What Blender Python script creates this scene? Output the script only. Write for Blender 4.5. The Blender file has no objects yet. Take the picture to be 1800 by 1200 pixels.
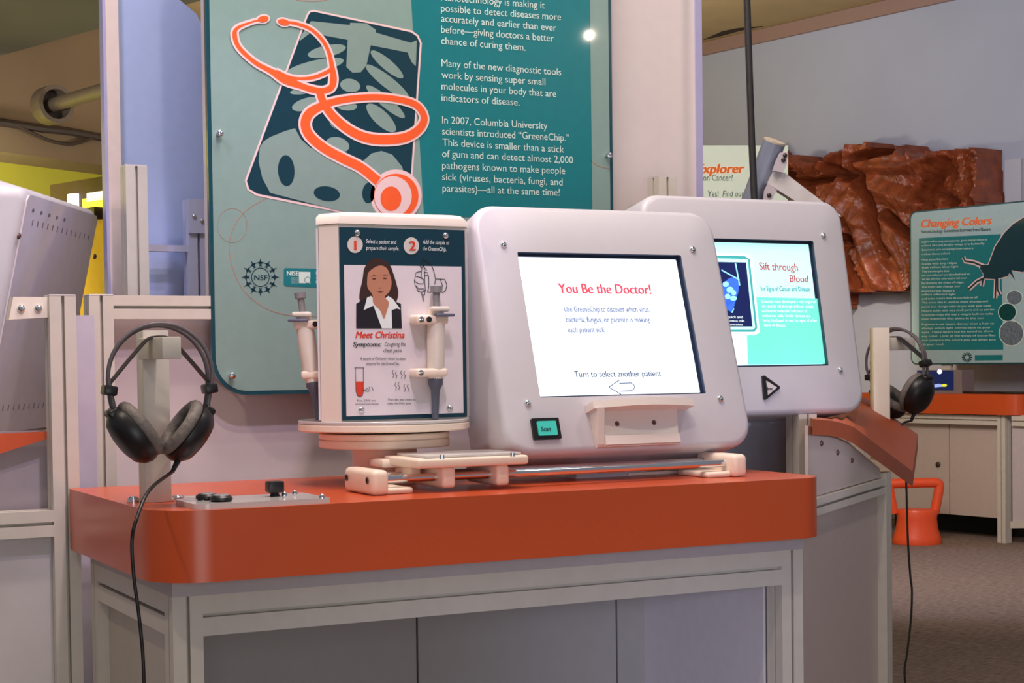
import bpy, bmesh, math, random
from mathutils import Vector as V, Matrix, noise
random.seed(7)
SC = bpy.context.scene
COL = SC.collection
# ------------------------------------------------------------------ camera
F_PX, PPY, ROLL, PITCH, YAW = 2952.25, 719.46, 0.0128058, 0.0293896, 0.4736263
CAM = V((0, 0, 0.97))
FW = V((math.sin(YAW)*math.cos(PITCH), math.cos(YAW)*math.cos(PITCH), -math.sin(PITCH)))
_r0 = V((math.cos(YAW), -math.sin(YAW), 0)); _u0 = _r0.cross(FW)
RT = math.cos(ROLL)*_r0 - math.sin(ROLL)*_u0
UP = math.sin(ROLL)*_r0 + math.cos(ROLL)*_u0
cd = bpy.data.cameras.new('camera'); cam = bpy.data.objects.new('camera', cd); COL.objects.link(cam)
cd.sensor_width = 36.0; cd.lens = F_PX/1800*36.0; cd.shift_y = (PPY-600)/1800.0; cd.clip_start = .05
cam.matrix_world = Matrix.Translation(CAM) @ Matrix((RT, UP, -FW)).transposed().to_4x4()
SC.camera = cam
# ------------------------------------------------------------------ view, world, lamps
vs = SC.view_settings
vs.view_transform = 'Standard'; vs.look = 'None'; vs.gamma = 1.0; vs.use_curve_mapping = False
vs.exposure = -0.10
wd = bpy.data.worlds.new('world'); SC.world = wd; wd.use_nodes = True
wd.node_tree.nodes['Background'].inputs[0].default_value = (0.82, 0.82, 0.92, 1)
wd.node_tree.nodes['Background'].inputs[1].default_value = 0.27

def lamp(name, typ, loc, energy, color, target=None, size=.06, spot=70, blend=.4, size_y=None):
    l = bpy.data.lights.new(name, typ); o = bpy.data.objects.new(name, l); COL.objects.link(o)
    l.energy = energy; l.color = color; o.location = loc
    if typ == 'SPOT':
        l.spot_size = math.radians(spot); l.spot_blend = blend; l.shadow_soft_size = size
    elif typ == 'AREA':
        l.size = size
        if size_y: l.shape = 'RECTANGLE'; l.size_y = size_y
    else:
        l.shadow_soft_size = size
    if target is not None:
        o.rotation_euler = (V(target)-V(loc)).to_track_quat('-Z', 'Y').to_euler()
    return o
WARM = (1.0, 0.82, 0.66); PINK = (1.0, 0.80, 0.78); COOL = (0.74, 0.80, 1.0)
lamp('track_spot_key', 'SPOT', (0.80, 1.45, 2.85), 46, WARM, (1.1, 2.8, .9), .03, 85, .6)
lamp('track_spot_left', 'SPOT', (-0.5, 2.2, 2.8), 50, WARM, (.9, 2.9, .9), .05, 80, .6)
lamp('track_spot_right', 'SPOT', (2.4, 1.8, 2.8), 32, (1.0, .86, .80), (1.8, 2.9, 1.0), .06, 80, .6)
lamp('track_spot_blue', 'SPOT', (0.1, 2.5, 2.8), 58, (.50, .62, 1.0), (1.0, 3.55, 1.45), .06, 36, .6)
lamp('track_spot_glint', 'SPOT', (4.0, -.753, 2.504), 10, WARM, (1.783, 3.1, 1.654), .011, 12, .5)
lamp('overhead_fill', 'AREA', (1.15, 2.42, 3.0), 42, (1.0, .86, .80), (1.2, 2.6, .8), .9)  # overhead area lamp added to brighten the tabletop
lamp('low_front_fill', 'SPOT', (1.3, -.2, 1.02), 30, (.60, .68, 1.0), (1.85, 2.7, .62), .2, 20, .7)  # unseen low spot added to brighten the right table legs
lamp('low_area_fill', 'AREA', (0.2, -.7, .75), 18, (.92, .92, .92), (1.25, 2.8, .40), 1.3)  # area lamp added low in front to brighten the panels under the table
lamp('gap_spot', 'SPOT', (2.2, .6, 1.06), 46, (.84, .80, 1.0), (2.03, 2.93, .80), .06, 10, .5)  # spot added to brighten the dark stand below the second kiosk
lamp('low_left_fill', 'SPOT', (-1.1, .75, .80), 90, (.76, .78, 1.0), (1.745, 2.62, .35), .15, 14, .6)  # unseen cool spot added to light the inner side panel
lamp('wash_spot', 'SPOT', (0.75, 1.45, 2.5), 58, (.88, .72, 1.0), (1.0, 3.16, .92), .05, 32, .5)
lamp('hall_light_far', 'AREA', (4.3, 5.1, 1.75), 34, (1.0, .86, .78), (6.1, 6.6, .8), .6)
lamp('hall_light_wall', 'SPOT', (4.2, 6.6, 2.6), 54, (.52, .68, 1.0), (6.6, 7.2, 2.9), .3, 110, .9)
lamp('hall_spot_warm', 'SPOT', (4.6, 7.1, 1.9), 110, (1.0, .80, .60), (6.55, 7.87, .90), .05, 30, .4)
lamp('far_ceiling_fill', 'AREA', (3.8, 8.2, 1.7), 62, (1.0, .86, .66), (3.9, 8.3, 3.0), .5)  # upward area lamp added to brighten the far ceiling
lamp('yellow_room_light', 'AREA', (1.0, 8.4, 1.7), 105, (1.0, .94, .70), (0.2, 9.8, 1.4), .5)
lamp('soffit_light', 'AREA', (-.3, 6.4, 1.6), 60, (1.0, .86, .70), (-.2, 8.4, 2.5), .5)
lamp('window_daylight', 'SPOT', (3.6, 6.3, 2.75), 95, (.50, .62, 1.0), (4.75, 5.75, 0), .10, 46, .35)

# ------------------------------------------------------------------ pixel helpers (a photograph point -> a point on a real plane)
def ray(x, y): return FW + RT*((x-900)/F_PX) - UP*((y-PPY)/F_PX)
def onX(x, y, v): d = ray(x, y); return CAM + d*((v-CAM.x)/d.x)
def onY(x, y, v): d = ray(x, y); return CAM + d*((v-CAM.y)/d.y)
def onZ(x, y, v): d = ray(x, y); return CAM + d*((v-CAM.z)/d.z)
def dep(x, y, d): return CAM + ray(x, y)*d
class Plane:
    """a flat real surface: origin, right, up; n points to the viewer"""
    def __init__(s, o, r, u):
        s.o = V(o); s.r = V(r).normalized(); s.u = V(u).normalized(); s.n = s.r.cross(s.u).normalized()
    def hit(s, x, y):
        d = ray(x, y); return CAM + d*((s.o-CAM).dot(s.n)/d.dot(s.n))
    def uv(s, x, y): p = s.hit(x, y)-s.o; return (p.dot(s.r), p.dot(s.u))
    def pt(s, u, v, w=0): return s.o + s.r*u + s.u*v + s.n*w
    def lift(s, w): return Plane(s.o + s.n*w, s.r, s.u)

# ------------------------------------------------------------------ materials
def lin(c):
    return tuple((x/12.92 if x <= .04045 else ((x+.055)/1.055)**2.4) for x in c)
_M = {}
def mat(name, rgb, rough=.5, metal=0, var=.03, scale=40, bump=0, coat=0, emit=0, trans=0, spec=.5, sss=0, stretch=None):
    if name in _M: return _M[name]
    m = bpy.data.materials.new(name); m.use_nodes = True; nt = m.node_tree; b = nt.nodes['Principled BSDF']
    c = lin([x/255 for x in rgb])
    tc = nt.nodes.new('ShaderNodeTexCoord'); nz = nt.nodes.new('ShaderNodeTexNoise')
    nz.inputs['Scale'].default_value = scale; nz.inputs['Detail'].default_value = 4
    if stretch:
        mp = nt.nodes.new('ShaderNodeMapping'); mp.inputs['Scale'].default_value = stretch
        nt.links.new(tc.outputs['Object'], mp.inputs[0]); nt.links.new(mp.outputs[0], nz.inputs['Vector'])
    else: nt.links.new(tc.outputs['Object'], nz.inputs['Vector'])
    cr = nt.nodes.new('ShaderNodeValToRGB')
    cr.color_ramp.elements[0].position = .3; cr.color_ramp.elements[1].position = .7
    cr.color_ramp.elements[0].color = (*[x*(1-var) for x in c], 1); cr.color_ramp.elements[1].color = (*[min(1, x*(1+var)) for x in c], 1)
    nt.links.new(nz.outputs['Fac'], cr.inputs[0]); nt.links.new(cr.outputs[0], b.inputs['Base Color'])
    b.inputs['Roughness'].default_value = rough; b.inputs['Metallic'].default_value = metal
    b.inputs['Specular IOR Level'].default_value = spec
    b.inputs['Coat Weight'].default_value = coat; b.inputs['Coat Roughness'].default_value = .04
    b.inputs['Transmission Weight'].default_value = trans
    if sss: b.inputs['Subsurface Weight'].default_value = sss; b.inputs['Subsurface Radius'].default_value = (.01, .006, .004)
    if emit:
        nt.links.new(cr.outputs[0], b.inputs['Emission Color']); b.inputs['Emission Strength'].default_value = emit
    if bump:
        bp = nt.nodes.new('ShaderNodeBump'); bp.inputs['Strength'].default_value = bump; bp.inputs['Distance'].default_value = .01
        nt.links.new(nz.outputs['Fac'], bp.inputs['Height']); nt.links.new(bp.outputs[0], b.inputs['Normal'])
    _M[name] = m; return m
ORANGE = mat('orange_laminate', (202, 82, 38), .27, var=.012, scale=120)
ALU = mat('aluminium_extrusion', (204, 197, 186), .42, var=.03, spec=.4)
PANEL = mat('grey_white_panel', (206, 200, 200), .38, var=.02)
WHITEP = mat('white_wall_panel', (220, 207, 206), .30, var=.015)
BLUEP = mat('pale_blue_panel', (172, 186, 226), .14, var=.02)
SHELL = mat('white_plastic_shell', (205, 201, 208), .36, var=.01, coat=.08)
NYLON = mat('cream_nylon', (240, 222, 204), .36, var=.02, sss=.15)
CREAM = mat('cream_acrylic', (238, 226, 212), .25, var=.01)
CHROME = mat('polished_steel', (222, 224, 228), .12, metal=1, var=.02)
BLACKP = mat('black_plastic', (24, 22, 24), .38, var=.1)
GREYPAD = mat('grey_leatherette', (118, 110, 104), .6, var=.12, scale=90, bump=.3)
GREYBAND = mat('grey_headband', (96, 88, 92), .4, var=.05)
CLEAR = mat('clear_acrylic', (226, 220, 218), .10, var=.01, trans=.2)
TEAL = mat('teal_print', (10, 116, 124), .28, var=.04, coat=.25)
AQUA = mat('pale_aqua_print', (128, 154, 148), .28, var=.03, coat=.25)
NAVY = mat('dark_teal_print', (8, 52, 66), .28, var=.05, coat=.25)
INKO = mat('orange_print', (236, 92, 40), .3, var=.03, coat=.25)
INKP = mat('pale_pink_print', (226, 196, 196), .3, var=.02, coat=.25)
INKW = mat('white_print', (226, 232, 228), .35, var=.02)
INKK = mat('dark_print', (40, 44, 50), .4, var=.05)
INKR = mat('red_print', (214, 62, 40), .4, var=.04)
PAPER = mat('white_card_print', (222, 212, 214), .25, var=.015, coat=.3)

# ------------------------------------------------------------------ mesh builder
XF = [Matrix.Identity(4)]
def world_loc(o):
    p = V((0, 0, 0))
    while o is not None: p += o.location; o = o.parent
    return p
class MB:
    def __init__(s): s.bm = bmesh.new()
    def vs_(s, pts): M = XF[-1]; return [s.bm.verts.new(M @ V(p)) for p in pts]
    def face(s, pts):
        try: return s.bm.faces.new(s.vs_(pts))
        except ValueError: return None
    def box(s, a, b, bev=0, seg=2):
        x0, y0, z0 = [min(p, q) for p, q in zip(a, b)]; x1, y1, z1 = [max(p, q) for p, q in zip(a, b)]
        return s.obox(V(((x0+x1)/2, (y0+y1)/2, (z0+z1)/2)), (1, 0, 0), (0, 1, 0), (0, 0, 1), (x1-x0, y1-y0, z1-z0), bev, seg)
    def obox(s, c, ax, ay, az, size, bev=0, seg=2):
        c, ax, ay, az = V(c), V(ax).normalized(), V(ay).normalized(), V(az).normalized()
        hx, hy, hz = [q/2 for q in size]
        v = s.vs_([c+ax*hx*i+ay*hy*j+az*hz*k for i in (-1, 1) for j in (-1, 1) for k in (-1, 1)])
        fs = [s.bm.faces.new([v[i] for i in q]) for q in ((0, 1, 3, 2), (4, 6, 7, 5), (0, 4, 5, 1), (2, 3, 7, 6), (0, 2, 6, 4), (1, 5, 7, 3))]
        if bev:
            es = list({e for f in fs for e in f.edges})
            bmesh.ops.bevel(s.bm, geom=es, offset=bev, segments=seg, profile=.5, affect='EDGES')
        return s
    def loft(s, rings, cap=True, closed=True):
        R = [s.vs_(r) for r in rings]; n = len(R[0])
        for a, b in zip(R, R[1:]):
            for i in range(n if closed else n-1):
                j = (i+1) % n
                try: s.bm.faces.new((a[i], a[j], b[j], b[i]))
                except ValueError: pass
        if cap and closed:
            for r in (R[0], R[-1]):
                try: s.bm.faces.new(r)
                except ValueError: pass
        return s
    def prism(s, pts, d):
        d = V(d); return s.loft([[V(p) for p in pts], [V(p)+d for p in pts]])
    def tube(s, path, r, n=10, cap=True, ry=None):
        path = [V(p) for p in path]; rs = r if isinstance(r, (list, tuple)) else [r]*len(path)
        t = (path[1]-path[0]).normalized(); nx = t.orthogonal().normalized(); rings = []
        for i, p in enumerate(path):
            a = path[max(i-1, 0)]; b = path[min(i+1, len(path)-1)]; t = (b-a).normalized()
            nx = (nx - t*nx.dot(t)).normalized(); by = t.cross(nx)
            rings.append([p+(nx*math.cos(2*math.pi*k/n)+by*math.sin(2*math.pi*k/n))*rs[i] for k in range(n)])
        return s.loft(rings, cap)
    def lathe(s, o, axis, prof, n=24, sx=1, xdir=None):
        """prof: list of (distance along axis, radius)"""
        o, a = V(o), V(axis).normalized(); x = V(xdir) if xdir is not None else a.orthogonal(); x = (x-a*x.dot(a)).normalized(); y = a.cross(x)
        return s.loft([[o+a*h+(x*math.cos(2*math.pi*k/n)*sx+y*math.sin(2*math.pi*k/n))*max(r, 1e-5) for k in range(n)] for h, r in prof])
    def extr(s, p0, p1, x, w=.045, slot=.0028, d=.013, w2=None):
        """slotted aluminium profile"""
        p0, p1 = V(p0), V(p1); t = (p1-p0).normalized(); x = V(x); x = (x-t*x.dot(t)).normalized(); y = t.cross(x)
        h = w/2; k = (w2 or w)/2
        P = [(-h, -k), (-slot, -k), (-slot, -k+d), (slot, -k+d), (slot, -k), (h, -k), (h, -slot), (h-d, -slot), (h-d, slot), (h, slot), (h, k), (slot, k), (slot, k-d), (-slot, k-d), (-slot, k), (-h, k), (-h, slot), (-h+d, slot), (-h+d, -slot), (-h, -slot)]
        return s.prism([p0+x*a+y*b for a, b in P], p1-p0)
    def stroke(s, pts, w, th=.0004, n=None):
        """flat ribbon lying in the plane of n along pts; w a number or a list of widths"""
        n = V(n).normalized(); pts = [V(p) for p in pts]; L = []; Rr = []
        for i, p in enumerate(pts):
            t = (pts[min(i+1, len(pts)-1)]-pts[max(i-1, 0)]).normalized(); q = n.cross(t)
            ww = (w[i] if isinstance(w, (list, tuple)) else w)/2
            L.append(p+q*ww); Rr.append(p-q*ww)
        return s.loft([[a, b, b-n*th, a-n*th] for a, b in zip(L, Rr)])
    def build(s, name, m, parent=None, smooth=35, label=None, origin=None):
        bmesh.ops.recalc_face_normals(s.bm, faces=s.bm.faces)
        me = bpy.data.meshes.new(name); o = bpy.data.objects.new(name, me)
        if parent is not None:
            o.parent = parent; base = world_loc(parent)
        else:
            if origin is None:
                co = [v.co for v in s.bm.verts]
                origin = V(((min(c.x for c in co)+max(c.x for c in co))/2, (min(c.y for c in co)+max(c.y for c in co))/2, min(c.z for c in co)))
            base = V(origin); o.location = base
        bmesh.ops.translate(s.bm, vec=-base, verts=s.bm.verts)
        s.bm.to_mesh(me); s.bm.free()
        me.materials.append(m)
        if smooth:
            for p in me.polygons: p.use_smooth = True
            me.set_sharp_from_angle(angle=math.radians(smooth))
        COL.objects.link(o)
        if label: o['label'] = label
        return o
def tag(o, label, cat, group=None, kind=None):
    o['label'] = label; o['category'] = cat
    if group: o['group'] = group
    if kind: o['kind'] = kind
    return o
def struct(o): o['kind'] = 'structure'; return o
def thing(name, loc, label, cat, group=None):
    o = bpy.data.objects.new(name, None); COL.objects.link(o); o.empty_display_size = .05
    o.location = XF[-1] @ V(loc); return tag(o, label, cat, group)
def text(s, p0, p1, cap, pl, m, parent, name='lettering', shear=0, bold=0, off=.0006, px=True, align=None):
    """lettering printed on plane pl from baseline start p0 to end p1 (photo points), cap = capital height in photo pixels"""
    A = pl.hit(*p0) if px else pl.pt(*p0); B = pl.hit(*p1) if px else pl.pt(*p1)
    if px: hgt = (pl.hit(p0[0], p0[1]-cap)-A).length
    else: hgt = cap
    cu = bpy.data.curves.new('t', 'FONT'); cu.body = s; cu.size = 1; cu.shear = shear; cu.resolution_u = 3
    ob = bpy.data.objects.new('t', cu); me = bpy.data.meshes.new_from_object(ob)
    bpy.data.objects.remove(ob); bpy.data.curves.remove(cu)
    xs = [v.co.x for v in me.vertices]
    if not xs: return None
    x0, x1 = min(xs), max(xs); ux = (B-A); wid = ux.length; ux.normalize(); uz = pl.u
    base = world_loc(parent); kx = wid/(x1-x0); kz = hgt/.72
    if bold:
        bm = bmesh.new(); bm.from_mesh(me); g0 = list(bm.verts)+list(bm.edges)+list(bm.faces)
        for q in (1, 2):
            d = bmesh.ops.duplicate(bm, geom=g0)
            for v in d['geom']:
                if isinstance(v, bmesh.types.BMVert): v.co += V((bold*q*1.2, bold*(q-1)*.6, .02*q))
        bm.to_mesh(me); bm.free()
    for v in me.vertices:
        v.co = A + ux*((v.co.x-x0)*kx) + uz*(v.co.y*kz) + pl.n*(off+v.co.z*.004) - base
    me.name = name; o = bpy.data.objects.new(name, me); o.parent = parent; me.materials.clear(); me.materials.append(m); COL.objects.link(o)
    return o
def poly(mb, pl, pts, off=.0003, th=.0005):
    """flat printed shape, photo points on plane pl"""
    P = [pl.hit(*p)+pl.n*off for p in pts]; mb.prism(P, -pl.n*th); return mb
def ell(cx, cy, rx, ry, ang=0, n=28):
    a = math.radians(ang); return [(cx+rx*math.cos(t)*math.cos(a)-ry*math.sin(t)*math.sin(a), cy+rx*math.cos(t)*math.sin(a)+ry*math.sin(t)*math.cos(a)) for t in [2*math.pi*k/n for k in range(n)]]
def spline(pts, n=10):
    """Catmull-Rom through points of any dimension"""
    P = [V(p) for p in pts]; P = [P[0]*2-P[1]]+P+[P[-1]*2-P[-2]]; o = []
    for i in range(1, len(P)-2):
        for k in range(n):
            t = k/n; a, b, c, d = P[i-1:i+3]
            o.append(.5*((2*b)+(c-a)*t+(2*a-5*b+4*c-d)*t*t+(3*b-a-3*c+d)*t**3))
    o.append(P[-2]); return o
def rrect(x0, y0, x1, y1, r, n=8):
    rr = r if isinstance(r, (list, tuple)) else [r]*4; o = []
    for (cx, cy, a, q) in ((x1-rr[0], y1-rr[0], 0, rr[0]), (x0+rr[1], y1-rr[1], 90, rr[1]), (x0+rr[2], y0+rr[2], 180, rr[2]), (x1-rr[3], y0+rr[3], 270, rr[3])):
        for k in range(n+1):
            t = math.radians(a+90*k/n); o.append((cx+q*math.cos(t), cy+q*math.sin(t)))
    return o
def screw(parent, p, n, r=.005, h=.004, m=None):
    mb = MB(); mb.lathe(p, n, [(-.001, r), (h*.35, r), (h*.8, r*.75), (h, r*.45), (h*.6, r*.42), (h*.6, 0)], 14)
    return mb.build('screw', m or CHROME, parent)
XA, YA, ZA = V((1, 0, 0)), V((0, 1, 0)), V((0, 0, 1))

# ================================================================== THE SETTING
EW = V((.165, -.986, 0)); NW = V((-.986, -.165, 0))          # right-hand wall: running direction (towards us) and normal
WALL = Plane(V((6.15, 6.48, 0)) - NW*.62, EW, ZA)
carpet = mat('carpet_brown_grey', (136, 118, 108), .95, var=.5, scale=22, bump=.5, spec=.1, stretch=(1.2, 9, 1))
mb = MB(); mb.box((-6, -1.5, -.06), (14, 14, 0)); struct(mb.build('floor', carpet, smooth=0, origin=(0, 0, 0)))
ZW = WALL.hit(1465, 48).z; ZC = ZW+.085          # wall trim and ceiling heights
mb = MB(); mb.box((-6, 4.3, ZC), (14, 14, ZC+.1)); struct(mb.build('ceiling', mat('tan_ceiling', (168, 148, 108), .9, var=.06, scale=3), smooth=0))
w0, w1 = WALL.pt(-6.5, 0), WALL.pt(6.5, 0)
mb = MB(); mb.prism([w0, w1, w1+ZA*ZC, w0+ZA*ZC], -NW*.1); struct(mb.build('wall_right', mat('blue_grey_wall', (168, 174, 192), .8, var=.03, scale=2), smooth=0))
mb = MB(); p = WALL.pt(-6.4, ZW, 0); q = WALL.pt(6.4, ZW, 0)
mb.prism([p+NW*.002, q+NW*.002, q+NW*.03, p+NW*.03], ZA*.083); struct(mb.build('trim_1', mat('mauve_trim', (150, 122, 112), .7), smooth=0))
# crack in the ceiling paint
mb = MB(); pc = [V((*onZ(x, y, ZC-.001)[:2], ZC-.0015)) for x, y in ((1236, 70), (1270, 55), (1300, 49), (1342, 46), (1300, 54), (1268, 63))]
mb.prism(pc, -ZA*.002); mb.build('ceiling_crack', mat('dark_crack', (46, 34, 24), .9), bpy.data.objects['ceiling'], smooth=0)
# left background: soffit, yellow wall, door
DS = V((.84, .545, 0)).normalized(); SOF = Plane(dep(95, 279, 9.3), DS, ZA)
zs = SOF.o.z
a, b = SOF.pt(-4, 0), SOF.pt(3.2, 0)
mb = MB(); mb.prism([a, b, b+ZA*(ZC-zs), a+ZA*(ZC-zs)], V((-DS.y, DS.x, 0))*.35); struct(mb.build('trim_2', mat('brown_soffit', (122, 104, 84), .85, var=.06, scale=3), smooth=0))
Nb = V((-DS.y, DS.x, 0))
a, b = SOF.pt(-4, 0)+Nb*1.2, SOF.pt(5.5, 0)+Nb*1.2
mb = MB(); mb.prism([V((a.x, a.y, 0)), V((b.x, b.y, 0)), V((b.x, b.y, ZC)), V((a.x, a.y, ZC))], Nb*.1)
struct(mb.build('wall_back', mat('lime_yellow_wall', (212, 206, 74), .7, var=.04, scale=2), smooth=0))
p1, p2 = onZ(-40, 109, 2.6), onZ(200, 43, 2.6); dq = V((p2.y-p1.y, -(p2.x-p1.x), 0)).normalized()
if dq.dot(V((FW.x, FW.y, 0))) > 0: dq = -dq
p1 = p1+(p1-p2)*2; p2 = p2+(p2-p1)*.3
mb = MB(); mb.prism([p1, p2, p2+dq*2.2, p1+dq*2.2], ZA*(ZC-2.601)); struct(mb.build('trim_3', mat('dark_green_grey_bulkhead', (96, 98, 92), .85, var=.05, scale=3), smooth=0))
# door in the yellow wall
ED = V((.30, -.954, 0)).normalized(); ED2 = ED if ED.x > 0 else -ED
DR = Plane(dep(88, 325, 9.4), ED2, ZA)
def slab(name, pl, x0, y0, x1, y1, m, w=.05, lift=0, parent=None):
    u0, v0 = pl.uv(x0, y0); u1, v1 = pl.uv(x1, y1); mb = MB()
    P = [pl.pt(u0, v1, lift), pl.pt(u1, v1, lift), pl.pt(u1, v0, lift), pl.pt(u0, v0, lift)]
    mb.prism(P, -pl.n*w); return mb.build(name, m, parent, smooth=0)
DB = mat('dark_brown_wood', (74, 56, 36), .6, var=.15, scale=8, stretch=(1, 1, .1))
u0, v0 = DR.uv(88, 325); z0 = DR.o.z
P = [DR.pt(0, 0), DR.pt(2.2, 0), DR.pt(2.2, -z0), DR.pt(0, -z0)]
mb = MB(); mb.prism(P, -DR.n*.08); door = struct(mb.build('door_1', DB, smooth=0))
u_a, _ = DR.uv(150, 420); u_b, v_b = DR.uv(205, 366)
mb = MB(); mb.prism([DR.pt(u_a, v_b, .04), DR.pt(u_b, v_b, .04), DR.pt(u_b, -z0, .04), DR.pt(u_a, -z0, .04)], -DR.n*.038)
mb.build('door_leaf', mat('yellow_wood_door', (176, 138, 40), .45, var=.12, scale=6, stretch=(1, 1, .1)), door, smooth=0)
slab('door_light', DR, 150, 350, 204, 366, mat('warm_lit_glass', (255, 214, 70), .4, emit=1.2), .02, .02, door)
slab('strip_lamp', DR, 127, 342, 139, 364, mat('white_lit_lamp', (240, 240, 255), .4, emit=2.2), .03, .03, door)
slab('ceiling_lamp', DR, 158, 340, 200, 349, mat('pale_lit_lamp', (255, 250, 235), .4, emit=1.1), .02, .02, door)
slab('door_closer', DR, 169, 368, 192, 386, BLACKP, .09, .09, door)
# pipe and cables on the soffit
pp = thing('ceiling_pipe', dep(85, 185, 8.9), 'grey pipe with flanged open end below the dark ceiling at left', 'pipe')
GP = mat('grey_pipe_paint', (118, 108, 100), .5, var=.06)
mb = MB(); A, B = dep(84, 187, 8.75), dep(225, 146, 8.15); mb.tube([A, B], .036, 20); mb.build('pipe', GP, pp)
ax_ = (B-A).normalized(); mb = MB(); mb.lathe(A, ax_, [(-.02, .0), (-.02, .09), (.0, .10), (.10, .10), (.10, .078), (.02, .076), (.02, .03)], 28); mb.build('flange', GP, pp)
mb = MB()
mb.tube(spline([SOF.hit(x, y)-Nb*.03 for x, y in ((-60, 210), (0, 217), (60, 226), (120, 233), (190, 246), (260, 258))]), .022, 8)
mb.tube(spline([SOF.hit(x, y)-Nb*.04 for x, y in ((22, 222), (50, 236), (85, 250), (115, 254), (140, 248), (158, 240))]), .010, 8)
tag(mb.build('soffit_cable', mat('dark_cable', (56, 46, 44), .6)), 'dark bundle of cables sagging along the brown soffit at upper left', 'cable')

# white partition behind the table, pale blue glossy panel further back
PY = 3.165
mb = MB(); mb.box((.735, PY, 0), (2.092, PY+.02, 1.062)); mb.box((.966, PY, 1.062), (2.092, PY+.02, 2.35))
wp = struct(mb.build('wall_partition', WHITEP, smooth=0))
mb = MB(); mb.box((2.092, PY-.004, 0), (2.109, PY+.03, 2.35)); mb.build('edge_strip', mat('lavender_edge', (172, 168, 204), .4), wp, smooth=0)
Q = Plane((0, 3.56, 0), XA, ZA)
pts = [Q.hit(*p) for p in ((203, -60), (280, -60), (316, 0), (345, 24), (356, 46))]
pb = [V((pts[0].x, 3.56, 0))] + [V((pts[0].x, 3.56, pts[0].z))] + pts[1:] + [V((pts[-1].x, 3.56, 0))]
mb = MB(); mb.prism(pb, YA*.012); w2 = struct(mb.build('wall_panel_left', BLUEP, smooth=0))
e0, e1 = Q.hit(184, 100).x, pts[0].x
mb = MB(); mb.box((e0, 3.545, 0), (e1, 3.58, pts[0].z)); mb.build('edge_strip', mat('cream_edge', (226, 206, 198), .4), w2, smooth=0)
mb = MB(); mb.box((e0-.006, 3.547, 0), (e0, 3.578, pts[0].z)); mb.build('edge_outer_strip', mat('lavender_edge', (172, 168, 204), .4), w2, smooth=0)  # thin lavender strip outside the cream edge

# ================================================================== MAIN TABLE
TX0, TX1, TY0, TY1, TZ0, TZ1 = .632, 1.822, 2.343, 2.905, .656, .760
tb = thing('exhibit_table', (1.22, 2.62, 0), 'orange-topped exhibit table on white aluminium frame carrying the lit kiosk and patient tower', 'table')
ol = rrect(TX0, TY0, TX1, TY1, [.012, .012, .085, .06], 10)
mb = MB(); mb.loft([[V((x, y, z)) for x, y in ol] for z in (TZ0, TZ1)]); mb.build('tabletop', ORANGE, tb, 30)
LX0, LX1, LY0, LY1 = .688, 1.770, 2.408, 2.872
h = .0225
mb = MB(); mb.box((LX0-h, LY0-h, .632), (LX1+h, LY1+h, TZ0-.001)); mb.build('deck_board', mat('grey_deck_edge', (176, 170, 172), .5), tb, smooth=0)
for x in (LX0, LX1):
    for y in (LY0, LY1):
        mb = MB(); mb.extr((x, y, 0), (x, y, .632), XA); mb.build('leg', ALU, tb, 30)
for y in (LY0, LY1):
    mb = MB(); mb.extr((LX0+h, y, .602), (LX1-h, y, .602), YA, .045, w2=.060); mb.build('rail', ALU, tb, 30)
    mb = MB(); mb.extr((LX0+h, y, .09), (LX1-h, y, .09), YA, .045); mb.build('rail', ALU, tb, 30)
for x in (LX0, LX1):
    mb = MB(); mb.extr((x, LY0+h, .602), (x, LY1-h, .602), XA, .045, w2=.060); mb.build('rail', ALU, tb, 30)
xs = onY(733, 1100, 2.835).x, onY(1084, 1100, 2.835).x, 1.742
GU = mat('grey_under_panel', (174, 170, 170), .5, var=.02)
# panels just behind the front rail
PYB = 2.835
for a, b in ((LX0+h, xs[0]-.002), (xs[0]+.002, xs[1]-.002), (xs[1]+.002, xs[2])):
    mb = MB(); mb.box((a, PYB, .112), (b, PYB+.006, .60)); mb.build('cabinet_panel', GU, tb, smooth=0)
mb = MB(); mb.box((LX0+h, PYB+.007, .112), (xs[2]-.01, PYB+.012, .60)); mb.build('backing_panel', BLACKP, tb, smooth=0)
mb = MB(); mb.box((1.742, LY0+h+.004, .112), (1.747, PYB, .58)); mb.build('side_panel', mat('pale_lavender_panel', (210, 204, 212), .4), tb, smooth=0)
mb = MB(); mb.box((LX0-.004, LY0+h, .112), (LX0+.004, LY1-h, .572)); mb.build('side_panel', mat('greige_side_panel', (178, 168, 154), .22, var=.02), tb, smooth=0)

# ------------------------------------------------------------------ headphone post on the table
HP = thing('headphone_stand', (.688, 2.55, TZ1), 'square aluminium post with stub arm on the left of the near orange table', 'stand')
px0, px1, pyf = .665, .705, 2.520
mb = MB(); mb.box((px0, pyf, TZ1), (px1, pyf+.04, 1.022), .0015); mb.build('post', ALU, HP)
ae = onY(302, 610, 2.385)
mb = MB(); mb.box((ae.x-.014, 2.385, ae.z-.017), (ae.x+.014, pyf, ae.z+.015), .0015); mb.build('arm', ALU, HP)
mb = MB(); mb.lathe((px1+.012, pyf+.01, TZ1), ZA, [(0, .011), (.006, .011), (.009, .007), (.009, 0)], 16); mb.build('mounting_screw', CHROME, HP)
mb = MB(); mb.lathe((px0-.012, pyf+.03, TZ1), ZA, [(0, .009), (.006, .009), (.009, .005), (.009, 0)], 16)
mb.build('mounting_screw', CHROME, HP)
mb = MB(); mb.box((px1, pyf+.002, TZ1), (px1+.05, pyf+.03, TZ1+.006), .002); mb.build('foot_bracket', CLEAR, HP)

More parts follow.
